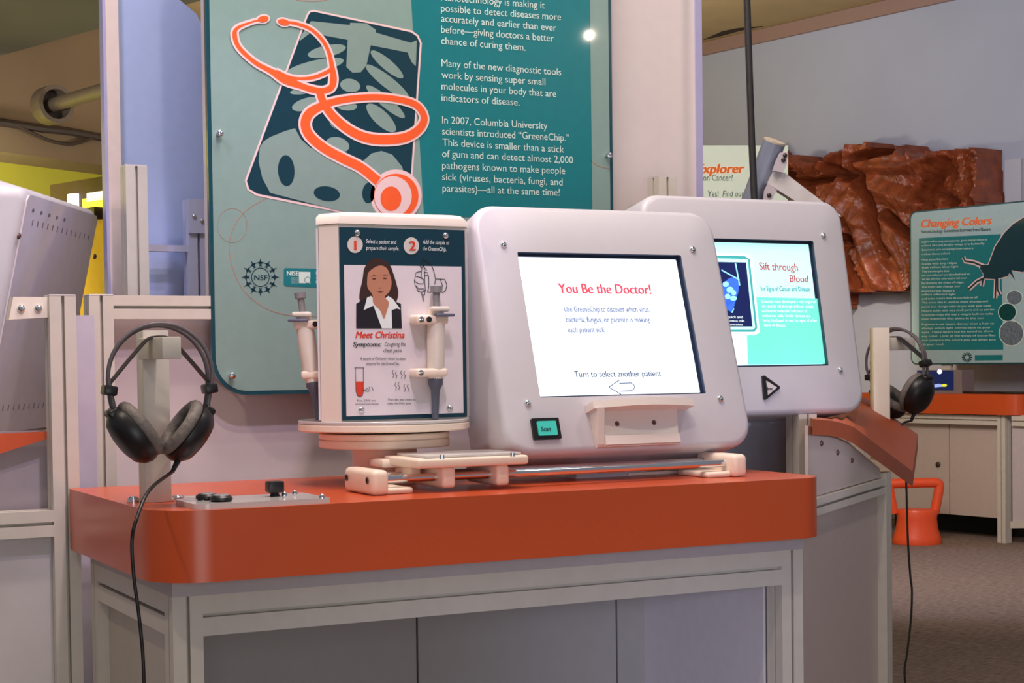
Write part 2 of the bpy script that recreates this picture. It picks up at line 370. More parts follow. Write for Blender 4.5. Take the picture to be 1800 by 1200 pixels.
# ------------------------------------------------------------------ headphones
def headphones(label, M, cord_pts, group):
    """local frame: x across, z up, y away; origin on the strap where it hangs"""
    XF.append(M)
    t = thing('headphones', (0, 0, -.1), label, 'headphones', group)
    for k, (dy, rr, dz) in enumerate(((-.007, .0870, .020), (.009, .0835, .017))):
        arc = [(-rr*math.cos(a), dy, dz-.0870+.0870*math.sin(a)) for a in [math.pi*i/28 for i in range(29)]]
        path = [(-.073, dy, -.142), (-.081, dy, -.100)] + arc + [(.081, dy, -.100), (.073, dy, -.142)]
        mb = MB(); mb.tube(path, .0036, 8); mb.build('headband', GREYBAND, t, 60)
    st = spline([(-.082, .001, -.076), (-.045, .001, -.033), (-.019, .001, -.006), (0, .001, -.001), (.019, .001, -.006), (.045, .001, -.033), (.082, .001, -.076)], 6)
    mb = MB(); mb.loft([[V(p)+V((0, -.011, .0016)), V(p)+V((0, .013, .0016)), V(p)+V((0, .013, -.0016)), V(p)+V((0, -.011, -.0016))] for p in st]); mb.build('strap', mat('dark_strap', (52, 44, 46), .6), t)
    for s in (-1, 1):
        mb = MB(); mb.obox((s*.0835, .001, -.088), (1, 0, s*.16), YA, (-s*.16, 0, 1), (.021, .034, .016), .003); mb.build('adjuster', BLACKP, t)
        c = V((s*.0455, .001, -.160)); axs = V((-s*.80, 0, .60)).normalized(); xd = V((s*.60, 0, .80))
        mb = MB(); prof = [(-.030, .006), (-.029, .020), (-.025, .033), (-.015, .0425), (-.003, .0465), (.006, .0455), (.008, .041)]
        mb.lathe(c, axs, prof, 32, 1.16, xd)
        mb.obox(c+xd*.046-axs*.006, xd, YA, axs, (.020, .034, .020), .004); mb.build('ear_cup', BLACKP, t, 50)
        mb = MB(); R_ = []
        for k in range(13):
            a = 2*math.pi*k/12; hh, r = .015+.011*math.cos(a), .0355+.0105*math.sin(a)
            R_.append([c+axs*hh+(xd*math.cos(2*math.pi*q/36)*1.16+YA*math.sin(2*math.pi*q/36))*r for q in range(36)])
        mb.loft(R_, cap=False); mb.build('ear_pad', GREYPAD, t, 60)
        mb = MB(); mb.lathe(c, axs, [(.004, 0), (.010, .028), (.011, .028), (.005, 0)], 24, 1.16, xd); mb.build('speaker_cloth', mat('dark_foam', (44, 40, 42), .9), t)
    c = V((.0455, .001, -.160)); e = c + V((-.018, -.004, -.044))
    mb = MB(); mb.tube([c+V((-.008, 0, -.034)), e, e+V((-.012, -.004, -.02))], [.006, .0055, .0035], 10); mb.build('cord_sleeve', BLACKP, t)
    XF.pop()
    s = M @ (e+V((-.010, -.004, -.018)))
    mb = MB(); mb.tube(spline([s]+[V(p) for p in cord_pts], 10), .0027, 8)
    mb.build('cord', BLACKP, t, 60)
    return t
hy = 2.445
hang = V((onY(280, 600, hy).x, hy, ae.z+.0175))
cpts = [onY(x, y, 2.32) for x, y in ((262, 862), (240, 912), (232, 950), (235, 1010), (244, 1080), (251, 1150), (254, 1230))]
cpts[0] = onY(262, 862, 2.36)
headphones('black over-ear headphones hanging from the aluminium post left on the near orange table', Matrix.Translation(hang) @ Matrix.Scale(.90, 4), cpts, 'headphones on kiosk posts')

# ------------------------------------------------------------------ button panel
bp_ = thing('control_plate', (.80, 2.42, TZ1), 'clear acrylic plate with black buttons on the front left of the orange table', 'control panel')
mb = MB(); pz = TZ1+.008
mb.prism([V((x, y, TZ1)) for x, y in rrect(.694, 2.352, .900, 2.478, [.006, .02, .02, .006], 4)], ZA*.008); mb.build('plate', CLEAR, bp_)
for c in (V((.733, 2.430, 0)), V((.742, 2.388, 0))):
    mb = MB(); mb.lathe((c.x, c.y, pz), ZA, [(0, .0135), (.002, .0165), (.006, .0165), (.009, .013), (.009, 0)], 24); b_ = mb.build('button', BLACKP, bp_)
    mb = MB(); mb.lathe((c.x, c.y, pz+.009), ZA, [(0, .012), (.0015, .011), (.0015, 0)], 24); mb.build('button_cap', mat('grey_cap', (150, 148, 150), .3), b_)
c = onZ(483, 872, pz); mb = MB(); mb.lathe((c.x, c.y, pz), ZA, [(0, .008), (.006, .006), (.006, 0)], 16); mb.box((c.x-.012, c.y-.011, pz+.006), (c.x+.012, c.y+.011, pz+.023), .002); mb.build('square_knob', BLACKP, bp_)
for x, y in ((518, 868), (566, 875), (358, 879), (500, 871)):
    c = onZ(x, y, pz); screw(bp_, (c.x, c.y, pz), ZA, .0045, .006)

# ------------------------------------------------------------------ patient tower
TC = V((1.126, 2.682, 0))
tw = thing('patient_tower', (TC.x, TC.y, TZ1), 'three-sided rotating tower with patient photo card and pipettes on the orange table', 'exhibit')
def disc(r, z0, z1, name, m, bev=.002): 
    mb = MB(); mb.lathe((TC.x, TC.y, 0), ZA, [(z0, r-bev), (z0+bev, r), (z1-bev, r), (z1, r-bev)], 64); return mb.build(name, m, tw)
disc(.056, TZ1, .826, 'pillar', NYLON); disc(.113, .824, .838, 'lower_disc', NYLON); disc(.113, .8385, .8485, 'lower_disc', NYLON)
disc(.05, .8485, .853, 'bearing', BLACKP)
disc(.148, .853, .866, 'turntable', NYLON); disc(.148, .8665, .8715, 'turntable_cover', CLEAR, .001)
# prism body: equilateral with cut corners
YF = 2.592; r_in = TC.y-YF; c_ = .040; L = r_in*2*math.sqrt(3); fw = L-2*c_
def tri(r_off=0, cut=c_, z=0):
    r = r_in+r_off; Ls = r*2*math.sqrt(3); out = []
    for k in range(3):
        a = math.radians(-90+120*k); n = V((math.cos(a), math.sin(a), 0)); t = V((-n.y, n.x, 0))
        cu = cut + r_off*.6
        out += [TC+n*r-t*(Ls/2-cu)+ZA*z, TC+n*r+t*(Ls/2-cu)+ZA*z]
    return out
mb = MB(); mb.loft([tri(0, z=.8715), tri(0, z=1.197)]); mb.build('tower_body', CREAM, tw, 20)
mb = MB(); mb.loft([tri(0, c_+.004, 1.197), tri(.004, c_+.004, 1.198), tri(.004, c_+.006, 1.210), tri(.0, c_+.008, 1.216), tri(-.008, c_+.012, 1.218)]); mb.build('cap', CREAM, tw, 45)
T3 = [Plane(TC+V((math.cos(math.radians(a)), math.sin(math.radians(a)), 0))*r_in, V((-math.sin(math.radians(a)), math.cos(math.radians(a)), 0)), ZA) for a in (-90, 30, 150)]
TP = T3[0]
hw = fw/2-.002
for k, pl in enumerate(T3):
    mb = MB(); mb.prism([pl.pt(-hw, .874, .001), pl.pt(hw, .874, .001), pl.pt(hw, 1.192, .001), pl.pt(-hw, 1.192, .001)], pl.n*.0035)
    cardp = mb.build('sign_card', NAVY if k == 0 else PAPER, tw, smooth=0)
    P2 = pl.lift(.0046); 
    mb = MB(); mb.prism([P2.pt(-hw+.007, .881), P2.pt(hw-.007, .881), P2.pt(hw-.007, 1.130), P2.pt(-hw+.007, 1.130)], pl.n*.0004); mb.build('card_print', PAPER, cardp, smooth=0)
    if k == 0: card = cardp
TP = T3[0].lift(.0052)
TN = TP.n
# printing on the front card
def pprint(name, m, shapes, parent, pl=TP, off=.0004):
    mb = MB()
    for sh in shapes: poly(mb, pl, sh, off, .0004)
    return mb.build(name, m, parent, smooth=0)
for e_ in (ell(624, 430, 13.5, 14.5), ell(723, 432, 13.5, 15)): pprint('number_disc', mat('pale_disc_print', (206, 200, 190), .4), [e_], card, TP)
text('1', (622, 439), (626.5, 439.2), 17, TP, INKR, card, bold=0, off=.0012); text('2', (718.5, 440), (729, 440.3), 17, TP, INKR, card, bold=.03, off=.0012)
text('Select a patient and', (643, 427), (696.5, 429), 7.5, TP, INKW, card, shear=.25, off=.001); text('prepare their sample.', (643, 439), (701, 440), 7.5, TP, INKW, card, shear=.25, off=.001)
text('Add the sample to', (742.5, 428.5), (789, 430), 7.5, TP, INKW, card, shear=.25, off=.001); text('the GreeneChip.', (742.5, 440), (784, 441.5), 7.5, TP, INKW, card, shear=.25, off=.001)
text('Meet Christina', (624.5, 594), (710, 594), 12, TP, INKR, card, shear=.25, bold=.03)
text('Symptoms:', (620, 608.5), (670, 608.5), 8, TP, INKK, card, shear=.25, bold=.025)
text('Coughing fits,', (676, 608), (713.5, 608), 7.5, TP, INKK, card, shear=.25); text('chest pains', (674, 619), (706, 619), 7.5, TP, INKK, card, shear=.25)
text('A sample of Christina\'s blood has been', (632.5, 632.5), (713, 632.5), 5.5, TP, INKK, card, shear=.25); text('prepared for the GreeneChip.', (643, 641.5), (702, 641.5), 5.5, TP, INKK, card, shear=.25)
text('First, DNA was', (628, 705.5), (660, 705.2), 3.6, TP, INKK, card); text('removed from blood.', (624, 711.6), (666, 711.2), 3.6, TP, INKK, card)
text('Then dye was added to', (681, 703.8), (730, 703.6), 3.6, TP, INKK, card); text('make the DNA glow.', (681, 710.5), (723, 710.2), 3.6, TP, INKK, card)
# portrait
HAIR = mat('hair_print', (58, 36, 30), .4); SKIN = mat('skin_print', (186, 128, 100), .4); JACK = mat('jacket_print', (28, 26, 34), .4)
def sp2(pts, n=6): 
    c = [V((x, y)) for x, y in pts]; c = [c[-1]]+c+[c[0], c[1]]; o = []
    for i in range(1, len(c)-2):
        for k in range(n):
            t = k/n; a, b, d, e = c[i-1:i+3]; q = .5*((2*b)+(d-a)*t+(2*a-5*b+4*d-e)*t*t+(3*b-a-3*d+e)*t**3); o.append((q.x, q.y))
    return o
pprint('portrait_hair', HAIR, [sp2([(655, 454), (670, 455), (684, 464), (691, 480), (697, 500), (700, 515), (696, 530), (686, 534), (645, 534), (633, 528), (632, 515), (637, 492), (641, 470)])], card, off=.0006)
pprint('portrait_jacket', JACK, [[(626, 577), (626, 534), (641, 524), (660, 536), (690, 528), (704.5, 534), (706, 577)]], card, off=.0008)
pprint('portrait_shirt', INKW, [[(639, 545), (645, 523), (652, 520), (664, 536), (682, 520), (690, 525), (704, 544), (697, 542), (688, 545), (689, 577), (671, 577), (656, 537)]], card, off=.001)
pprint('portrait_face', SKIN, [sp2([(665, 467), (678, 470), (685, 483), (688, 498), (684, 512), (676, 522), (683, 532), (678, 552), (674, 560), (668, 546), (656, 533), (654, 518), (646, 506), (645, 493), (648, 478)])], card, off=.0012)
FD = mat('features_print', (96, 54, 44), .4)
pprint('portrait_features', FD, [ell(657, 490, 3.4, 1.5), ell(676, 489, 3.4, 1.5), [(651, 486), (657, 483), (662, 485), (657, 484.4)], [(671, 485), (677, 482), (682, 484), (677, 483.6)], [(664, 505), (667, 506), (670, 505), (667, 507)], [(661, 512), (668, 511), (675, 512), (668, 514.2)]], card, off=.0014)
# hand and pipette line drawing
def strokes(name, lines, w, pl, m, parent, off=.0005):
    mb = MB()
    for ln in lines:
        p = [pl.hit(x, y)+pl.n*off for x, y in ln]; mb.stroke(p, w, .0004, pl.n)
    return mb.build(name, m, parent, smooth=0)
def s6(pts): return [(560+x/6, 360+y/6) for x, y in pts]
hl = [[(1105, 568), (1150, 600), (1190, 630), (1215, 700), (1232, 780), (1225, 835)], [(1105, 568), (1092, 600), (1100, 640), (1140, 690)], [(1070, 640), (1095, 630), (1105, 650), (1075, 655), (1070, 640)], [(1090, 655), (1085, 690), (1080, 760), (1110, 790), (1110, 830)],
      [(1112, 660), (1115, 700), (1118, 760), (1120, 830), (1125, 900), (1110, 960), (1105, 1020), (1092, 960), (1085, 920)], [(1080, 700), (1030, 712), (1015, 750), (1060, 760), (1100, 780)], [(1018, 765), (1010, 800), (1050, 830), (1100, 832)], [(1010, 800), (1018, 850), (1060, 885), (1110, 885)],
      [(1025, 850), (1050, 910), (1090, 915), (1120, 900)], [(1120, 710), (1155, 715), (1150, 745), (1122, 740)], [(1160, 745), (1162, 860), (1150, 910)], [(1232, 780), (1290, 782), (1330, 785), (1352, 840), (1340, 900), (1315, 918)], [(1285, 785), (1305, 850), (1300, 910)], [(1145, 915), (1220, 918), (1315, 918)], [(1085, 950), (1122, 945)]]
strokes('hand_drawing', [s6(l) for l in hl], .0011, TP, INKK, card)
def s5(pts): return [(560+x/5.453, 540+y/5.453) for x, y in pts]
strokes('test_tube_outline', [s5([(352, 578), (358, 800), (370, 845), (395, 857), (420, 845), (430, 800), (428, 578)]), s5([(345, 578), (435, 578)])], .0008, TP, INKK, card)
pprint('test_tube_blood', INKR, [s5([(360, 710), (430, 710), (430, 815), (418, 845), (395, 856), (372, 845), (360, 815)])], card, off=.0004)
sq = []
for (x, y) in ((715, 600), (745, 610), (795, 605), (825, 610), (740, 720), (770, 715), (825, 735), (858, 735)):
    sq.append(s5([(x, y), (x-10, y+25), (x+8, y+45), (x-4, y+75)]))
sq += [s5([(415, 793), (450, 790), (470, 770), (480, 800)]), s5([(485, 760), (495, 800)]), s5([(510, 760), (525, 800)]), s5([(440, 800), (480, 805)])]
strokes('dna_drawing', sq, .0007, TP, INKK, card)
for x, y in ((626, 410), (781, 414.5), (633, 720), (788, 717)): screw(tw, T3[0].hit(x, y)+TN*.0045, TN, .0058, .005)
# pipettes
TIP = mat('slate_pipette_tip', (84, 90, 104), .4)
def pipette(top, bot, nrm, side, parent):
    """from plunger button to tip end; nrm = outwards from the tower face, side = towards the bracket screws"""
    a = (bot-top); Ln = a.length; a.normalize(); pt = parent
    f = Ln/.232
    mb = MB(); mb.lathe(top+a*.052*f, a, [(0, .010), (.004, .0145), (.03, .0155), (.09, .0145), (.108, .012), (.108, 0)], 24); bd = mb.build('pipette', mat('ivory_pipette', (224, 214, 200), .35), pt)
    mb = MB(); mb.lathe(top, a, [(0, .010), (.010, .010), (.011, .006), (.034, .0055)], 20); mb.build('plunger', mat('grey_plunger', (132, 128, 130), .4), bd)
    mb = MB(); o = top+a*.036*f
    mb.lathe(o, a, [(0, .009), (.002, .0125), (.018, .0135)], 20); mb.obox(o+a*.004-side*.0+nrm*.014, a, side, nrm, (.009, .034, .014), .004); mb.build('finger_rest', mat('ivory_pipette', (224, 214, 200), .35), bd)
    mb = MB(); mb.obox(o+a*.014+nrm*.012-side*.008, a, side, nrm, (.005, .034, .022), .002); mb.build('ejector', mat('blue_grey_ejector', (98, 100, 124), .4), bd)
    mb = MB(); o = top+a*.158*f; mb.lathe(o, a, [(0, .0125), (.012, .0125), (.022, .0075), (Ln-.158*f-.001, .0055), (Ln-.158*f, 0)], 20); mb.build('tip_cone', TIP, bd)
    for d_, ln, hgt in ((.058, .046, .016), (.150, .046, .014)):
        c = top+a*d_*f
        mb = MB(); mb.obox(c+side*.012-nrm*.003, side, a, nrm, (ln+.012, hgt, .036), .0045, 3); mb.build('clip', NYLON, pt)
        for q in ((.034, .020) if d_ < .1 else (.034,)): 
            mb = MB(); mb.lathe(c+side*q+nrm*.0148, nrm, [(0, .0048), (.002, .0048), (.0028, .002), (.0018, 0)], 12); mb.build('screw', CHROME if q > .03 else BLACKP, pt)
pl = T3[0].lift(.024)
pipette(pl.hit(767, 503), pl.hit(765, 737), TN, -XA, tw)
nb = T3[2].n; cbk = T3[2].pt(0.035, 0, .026)
tp_ = V((onY(527, 514, 2.70).x, 2.70, onY(527, 514, 2.70).z)); bt_ = V((onY(560, 738, 2.68).x, 2.68, onY(560, 738, 2.68).z))
pipette(tp_, bt_, V((-.45, -.89, 0)).normalized(), V((.89, -.45, 0)).normalized(), tw)

# ------------------------------------------------------------------ slide rail and carriage
RY0, RY1, RZ = 2.462, 2.530, .7835
sl = thing('slide_rail', (1.35, 2.49, TZ1), 'twin polished rods between cream end blocks along the front of the orange table', 'slide rail')
for s, xa in ((1, 1.0), (-1, 1.712)):
    mb = MB(); xb = xa+s*.030; mb.box((xa, 2.434, TZ1), (xb, 2.556, TZ1+.040), .009, 4); mb.build('end_block', NYLON, sl)
    mb = MB(); mb.box((xb-s*.004, 2.446, TZ1), (xb+s*.046, 2.546, TZ1+.010), .004, 3); mb.build('block_foot', NYLON, sl)
for y in (RY0, RY1):
    mb = MB(); mb.tube([(1.02, y, RZ), (1.69, y, RZ)], .0065, 20); mb.build('rod', CHROME, sl)
for y in (2.452, 2.540):
    mb = MB(); mb.lathe((.9995, y, RZ), -XA, [(0, .0055), (.0012, .0055), (.0012, .003), (-.004, .003), (-.004, 0)], 14); mb.build('socket_screw', mat('dark_steel', (90, 80, 76), .35, metal=.8), sl)
cg = thing('slide_carriage', (1.18, 2.49, RZ), 'cream sliding carriage plate riding on the two polished rods before the tower', 'carriage')
cx0, cx1 = onY(733, 820, 2.43).x, onY(929, 815, 2.43).x; cz = onY(800, 821, 2.43).z
mb = MB(); mb.box((cx0, 2.428, cz), (cx1, 2.566, cz+.015), .004, 3); mb.build('carriage_plate', NYLON, cg)
mb = MB(); mb.box((cx0+.02, 2.44, cz+.0155), (cx1-.008, 2.556, cz+.0195), .001); mb.build('clear_cover', CLEAR, cg)
for x in (777, 872):
    a = onY(x, 840, 2.44).x; mb = MB(); mb.box((a, 2.437, TZ1+.006), (a+.024, 2.556, cz), .006, 3); mb.build('bearing_block', NYLON, cg)
a = onY(719, 830, 2.50).x; mb = MB(); mb.box((a, 2.495, cz-.022), (a+.02, 2.56, cz), .005, 3); mb.build('bearing_block', NYLON, cg)
mb = MB(); mb.box((a-.03, 2.54, cz-.004), (cx0+.05, 2.60, cz+.010), .004); mb.build('link_plate', NYLON, cg)
for x, y in ((777, 806), (901, 802)):
    p = onZ(x, y, cz+.0195); mb = MB(); mb.lathe((p.x, p.y, cz+.0195), ZA, [(0, .004), (.006, .0035), (.006, 0)], 12); mb.build('pin', CHROME, cg)

# ------------------------------------------------------------------ kiosk monitors
SW = mat('white_screen_light', (232, 242, 255), .2, emit=1.35, var=.0)
GASK = mat('blue_black_screen_edge', (44, 56, 82), .35)
def plane_at(c, tilt, yaw=0):
    ex = V((math.cos(yaw), math.sin(yaw), 0)); n = V((math.sin(yaw), -math.cos(yaw), 0))
    return Plane(c, ex, math.cos(tilt)*ZA - math.sin(tilt)*n)
OUT = (-.246, -.231, .255, .221)
def kiosk(pl, root, depth=.105, taper=.002, screws=()):
    def ring(ins, w, r=.045): return [pl.pt(u, v, w) for u, v in rrect(OUT[0]+ins, OUT[1]+ins, OUT[2]-ins, OUT[3]-ins, r-ins*.5, 8)]
    inner = [pl.pt(u, v, 0) for u, v in rrect(-.169, -.1325, .169, .1325, .003, 8)]
    inner2 = [pl.pt(u, v, -.012) for u, v in rrect(-.169, -.1325, .169, .1325, .003, 8)]
    mb = MB(); mb.loft([ring(taper+.02, -depth), ring(taper, -depth+.006), ring(taper*.4, -depth*.5), ring(0, -.014), ring(.0015, -.007), ring(.005, -.002), ring(.011, 0), inner], cap=False)
    sh = mb.build('housing', SHELL, root, 40)
    mb = MB(); mb.loft([ring(taper+.021, -depth+.001), ring(taper+.021, -depth+.004)]); mb.build('back_plate', SHELL, root, 40)
    mb = MB(); a = [pl.pt(u, v, -.0105) for u, v in rrect(-.1689, -.1324, .1689, .1324, .002, 4)]; b = [pl.pt(u, v, -.0105) for u, v in rrect(-.164, -.1275, .164, .1275, .002, 4)]
    mb.loft([a, b, [p-pl.n*.004 for p in b], [p-pl.n*.004 for p in a], a], cap=False); mb.loft([inner, inner2], cap=False); mb.build('screen_frame', GASK, root, smooth=0)
    for u, v in screws: screw(root, pl.pt(u, v, 0), pl.n, .0062, .005)
    return pl.lift(-.0108)
K1 = plane_at(V((1.519, 2.567, 1.032)), math.radians(17.31))
k1 = thing('touch_kiosk', (1.52, 2.64, TZ1), 'white slanted kiosk monitor with bright white quiz screen standing on the near orange table', 'monitor', 'kiosk monitors')
S1 = kiosk(K1, k1, .148, screws=[(-.194, .145), (.197, .144), (-.195, -.142), (.197, -.143)])
mb = MB(); mb.prism([S1.pt(u, v) for u, v in ((-.165, -.129), (.165, -.129), (.165, .129), (-.165, .129))], -S1.n*.002); scr = mb.build('screen', SW, k1, smooth=0)
SR = mat('red_screen_text', (222, 74, 92), .4, emit=.6); SG = mat('grey_screen_text', (110, 126, 168), .4, emit=.35); SK = mat('dark_screen_text', (70, 88, 116), .4, emit=.35)
text('You Be the Doctor!', (982, 515), (1144, 517), 17.5, S1, SR, scr, bold=.03, off=.0008)
text('Use GreeneChip to discover which virus,', (992, 548), (1142, 548.5), 10, S1, SG, scr, bold=.02, off=.0008)
text('bacteria, fungus, or parasite is making', (995, 566), (1142, 566.5), 10, S1, SG, scr, bold=.02, off=.0008)
text('each patient sick.', (998, 584), (1064, 584), 10, S1, SG, scr, bold=.02, off=.0008)
text('Turn to select another patient', (1010, 663), (1162, 661.5), 11.5, S1, SK, scr, bold=.015, off=.0008)
strokes('arrow_outline', [[(1070, 680.5), (1088, 668), (1088.5, 673.5), (1109, 673), (1114, 676), (1115.5, 680), (1113, 685), (1108, 687), (1091, 687.5), (1091.5, 693), (1070, 680.5)]], .0016, S1, SK, scr, off=.0008)
# scan button
mb = MB()
u0, v0 = -.1955, -.172
mb.prism([K1.pt(u, v, .0005) for u, v in rrect(-.196, -.2075, -.1435, -.1705, .002, 3)], K1.n*.006); sb = mb.build('scan_button', BLACKP, k1)
mb = MB(); mb.prism([K1.pt(u, v, .0065) for u, v in rrect(-.1875, -.2015, -.1515, -.1765, .002, 3)], K1.n*.003); bc = mb.build('button_cap', mat('lit_teal_button', (62, 186, 172), .3, emit=.28), sb)
text('Scan', (951, 757.5), (968, 757), 8, K1.lift(.0098), INKK, bc, shear=.15, bold=.02, off=.0004)
# chip shelf
SHN = mat('ivory_shelf', (232, 220, 212), .32, var=.01, sss=.05)
mb = MB(); arc = [(-.086, 0), (-.086, .030)]+[(-.086+.205*k/12, .030+.016*math.sin(math.pi*k/12)) for k in range(1, 12)]+[(.119, .030), (.119, 0)]
mb.prism([K1.pt(u, -.150, w+.0005) for u, w in arc], -K1.u*.013); shf = mb.build('chip_shelf', SHN, k1, 40)
mb = MB(); mb.prism([K1.pt(u, v, .0005) for u, v in ((-.080, -.163), (.094, -.163), (.086, -.226), (-.078, -.226))], K1.n*.010); mb.build('shelf_back', SHN, shf)
mb = MB(); mb.prism([K1.pt(-.080, -.163, .0105), K1.pt(-.080, -.163, .036), K1.pt(-.080, -.222, .016), K1.pt(-.080, -.226, .0105)], K1.r*.012); mb.build('shelf_cheek', SHN, shf)
mb = MB(); mb.prism([K1.pt(u, -.209, w) for u, w in ((-.068, .0105), (.088, .0105), (.084, .020), (-.066, .020))], -K1.u*.016); mb.build('shelf_lip', SHN, shf)
for u in (-.033, .042): 
    mb = MB(); mb.lathe(K1.pt(u, -.186, .0105), K1.n, [(0, .0045), (.001, .0045), (.001, .003), (-.002, 0)], 12); mb.build('screw', mat('dull_screw', (128, 96, 92), .4, metal=.6), shf)
for u in (-.045, .098): screw(k1, K1.pt(u, -.146, 0), K1.n, .0062, .004)
# foot
mb = MB(); f0, f1 = onY(1012, 812, 2.59), onY(1130, 808, 2.59)
mb.loft([[V((f0.x-.005, 2.58, TZ1)), V((f1.x, 2.58, TZ1)), V((f1.x, 2.70, TZ1)), V((f0.x, 2.70, TZ1))], [V((f0.x+.01, 2.60, .81)), V((f1.x+.03, 2.60, .81)), V((f1.x+.03, 2.69, .83)), V((f0.x+.01, 2.69, .83))], [V((f0.x+.01, 2.64, .90)), V((f1.x+.03, 2.64, .90)), V((f1.x+.03, 2.70, .90)), V((f0.x+.01, 2.70, .90))]])
mb.build('stand', SHELL, k1, 30)
mb = MB(); mb.box((onY(1092, 812, 2.60).x, 2.575, TZ1), (onY(1260, 812, 2.60).x, 2.66, TZ1+.006), .002); mb.build('base_plate', NYLON, k1)

# second kiosk
K2 = plane_at(V((2.000, 2.816, 1.0805)), math.radians(10.5), math.radians(.58))
k2 = thing('touch_kiosk', (2.0, 2.9, TZ1), 'white kiosk monitor with aqua screen titled Sift through Blood, behind the near one', 'monitor', 'kiosk monitors')
S2 = kiosk(K2, k2, screws=[(-.194, .145), (.197, .1445), (-.195, -.142), (.197, -.142)])
SA = mat('pale_aqua_screen_light', (186, 246, 240), .2, emit=1.02, var=.03, scale=6); SGN = mat('aqua_green_screen_light', (112, 222, 202), .2, emit=.86, var=.05, scale=5)
mb = MB(); mb.prism([S2.pt(u, v) for u, v in ((-.165, -.129), (.165, -.129), (.165, .129), (-.165, .129))], -S2.n*.002); sc2 = mb.build('screen', SA, k2, smooth=0)
def sprint(name, m, shapes, off=.0005): return pprint(name, m, shapes, sc2, S2, off)
def s4(pts): return [(1240+x/4.615, 400+y/4.615) for x, y in pts]
SWW = mat('soft_white_screen_light', (238, 255, 252), .2, emit=1.05, var=0)
sprint('screen_block', SGN, [s4([(330, 562), (925, 576), (985, 1105), (345, 1110)])], .0006)
sprint('screen_strip', SWW, [s4([(200, 872), (325, 872), (345, 1110), (200, 1110)])], .0005)
STL = mat('teal_screen_light', (70, 176, 178), .3, emit=.62); SNV = mat('navy_screen_light', (22, 34, 92), .3, emit=.5); SBL = mat('blue_glow_screen_light', (60, 110, 230), .3, emit=.8)
sprint('picture_edge', SWW, [s4([(40, 208), (330, 214), (375, 245), (440, 850), (400, 872), (40, 872)])], .0008)
sprint('picture_border', STL, [s4([(40, 224), (320, 232), (358, 258), (418, 815), (395, 845), (40, 845)])], .0011)
sprint('picture_mat', SA, [s4([(40, 248), (340, 258), (400, 812), (380, 828), (40, 828)])], .0014)
sprint('picture', SNV, [s4([(40, 278), (326, 284), (378, 803), (40, 803)])], .0017)
sprint('picture_glow', SBL, [s4(ell(190, 520, 70, 120, 20)), s4([(150, 600), (250, 560), (215, 690), (160, 660)])], .002)
sprint('picture_cells', mat('cyan_glow_light', (150, 230, 255), .3, emit=.9), [s4(ell(160, 460, 24, 22)), s4(ell(195, 505, 28, 24)), s4(ell(175, 560, 22, 22)), s4(ell(225, 530, 20, 20)), s4(ell(222, 575, 28, 20)), s4([(234, 290), (244, 290), (278, 470), (268, 470)]), s4([(125, 340), (128, 352), (270, 430), (272, 420)]), s4([(205, 690), (215, 692), (228, 660), (224, 658)])], .0023)
for i, s in enumerate(('a quick and', 'cancerous cells', 'concentrations')): text(s, s4([(150, 735+i*30)])[0], s4([(298+12*(i == 1), 737+i*30)])[0], 4.5, S2, SWW, sc2, off=.0026)
SPK = mat('rose_screen_text', (196, 84, 100), .4, emit=.4); STT = mat('aqua_screen_text', (70, 150, 160), .4, emit=.45)
text('Sift through', s4([(438, 342)])[0], s4([(748, 352)])[0], 13.5, S2, SPK, sc2, bold=.015, off=.0009); text('Blood', s4([(684, 440)])[0], s4([(832, 444)])[0], 12.5, S2, SPK, sc2, bold=.015, off=.0009)
text('for Signs of Cancer and Disease', s4([(448, 512)])[0], s4([(846, 516)])[0], 8.5, S2, STT, sc2, bold=.012, off=.0009)
for i, (s, x0, x1) in enumerate((('Scientists have developed a tiny ring that', 452, 895), ('can quickly sift through a blood sample', 455, 875), ('and isolate molecular indicators of', 458, 825), ('cancerous cells. Similar devices are', 462, 848), ('being developed to test for signs of other', 466, 905), ('types of disease.', 472, 652))):
    text(s, s4([(x0, 610+i*38)])[0], s4([(x1, 613+i*38)])[0], 5.2, S2, SWW, sc2, off=.0009)
tri_ = [(1339.5, 662), (1368.5, 681.5), (1343, 702)]
mb = MB(); poly(mb, K2, [(1338, 661), (1341, 660.5), (1368, 680), (1368.5, 683), (1344, 703), (1341, 702.5)], .006, .0055); nb_ = mb.build('next_button', BLACKP, k2)
mb = MB(); poly(mb, K2, [(1343.5, 670), (1362, 682), (1346.5, 695)], .008, .002); nc = mb.build('button_cap', PANEL, nb_)
text('Next', (1346.5, 685.5), (1358, 685.2), 6, K2.lift(.0085), INKK, nc, bold=.02, off=.0004)
mb = MB(); mb.box((1.86, 2.935, 0), (2.175, 2.99, .99), .004); mb.build('stand', mat('pale_blue_panel_matte', (186, 190, 210), .35), k2)
mb = MB(); mb.extr((2.103, 2.80, 0), (2.103, 2.80, .852), XA); mb.build('front_post', ALU, k2, 30)

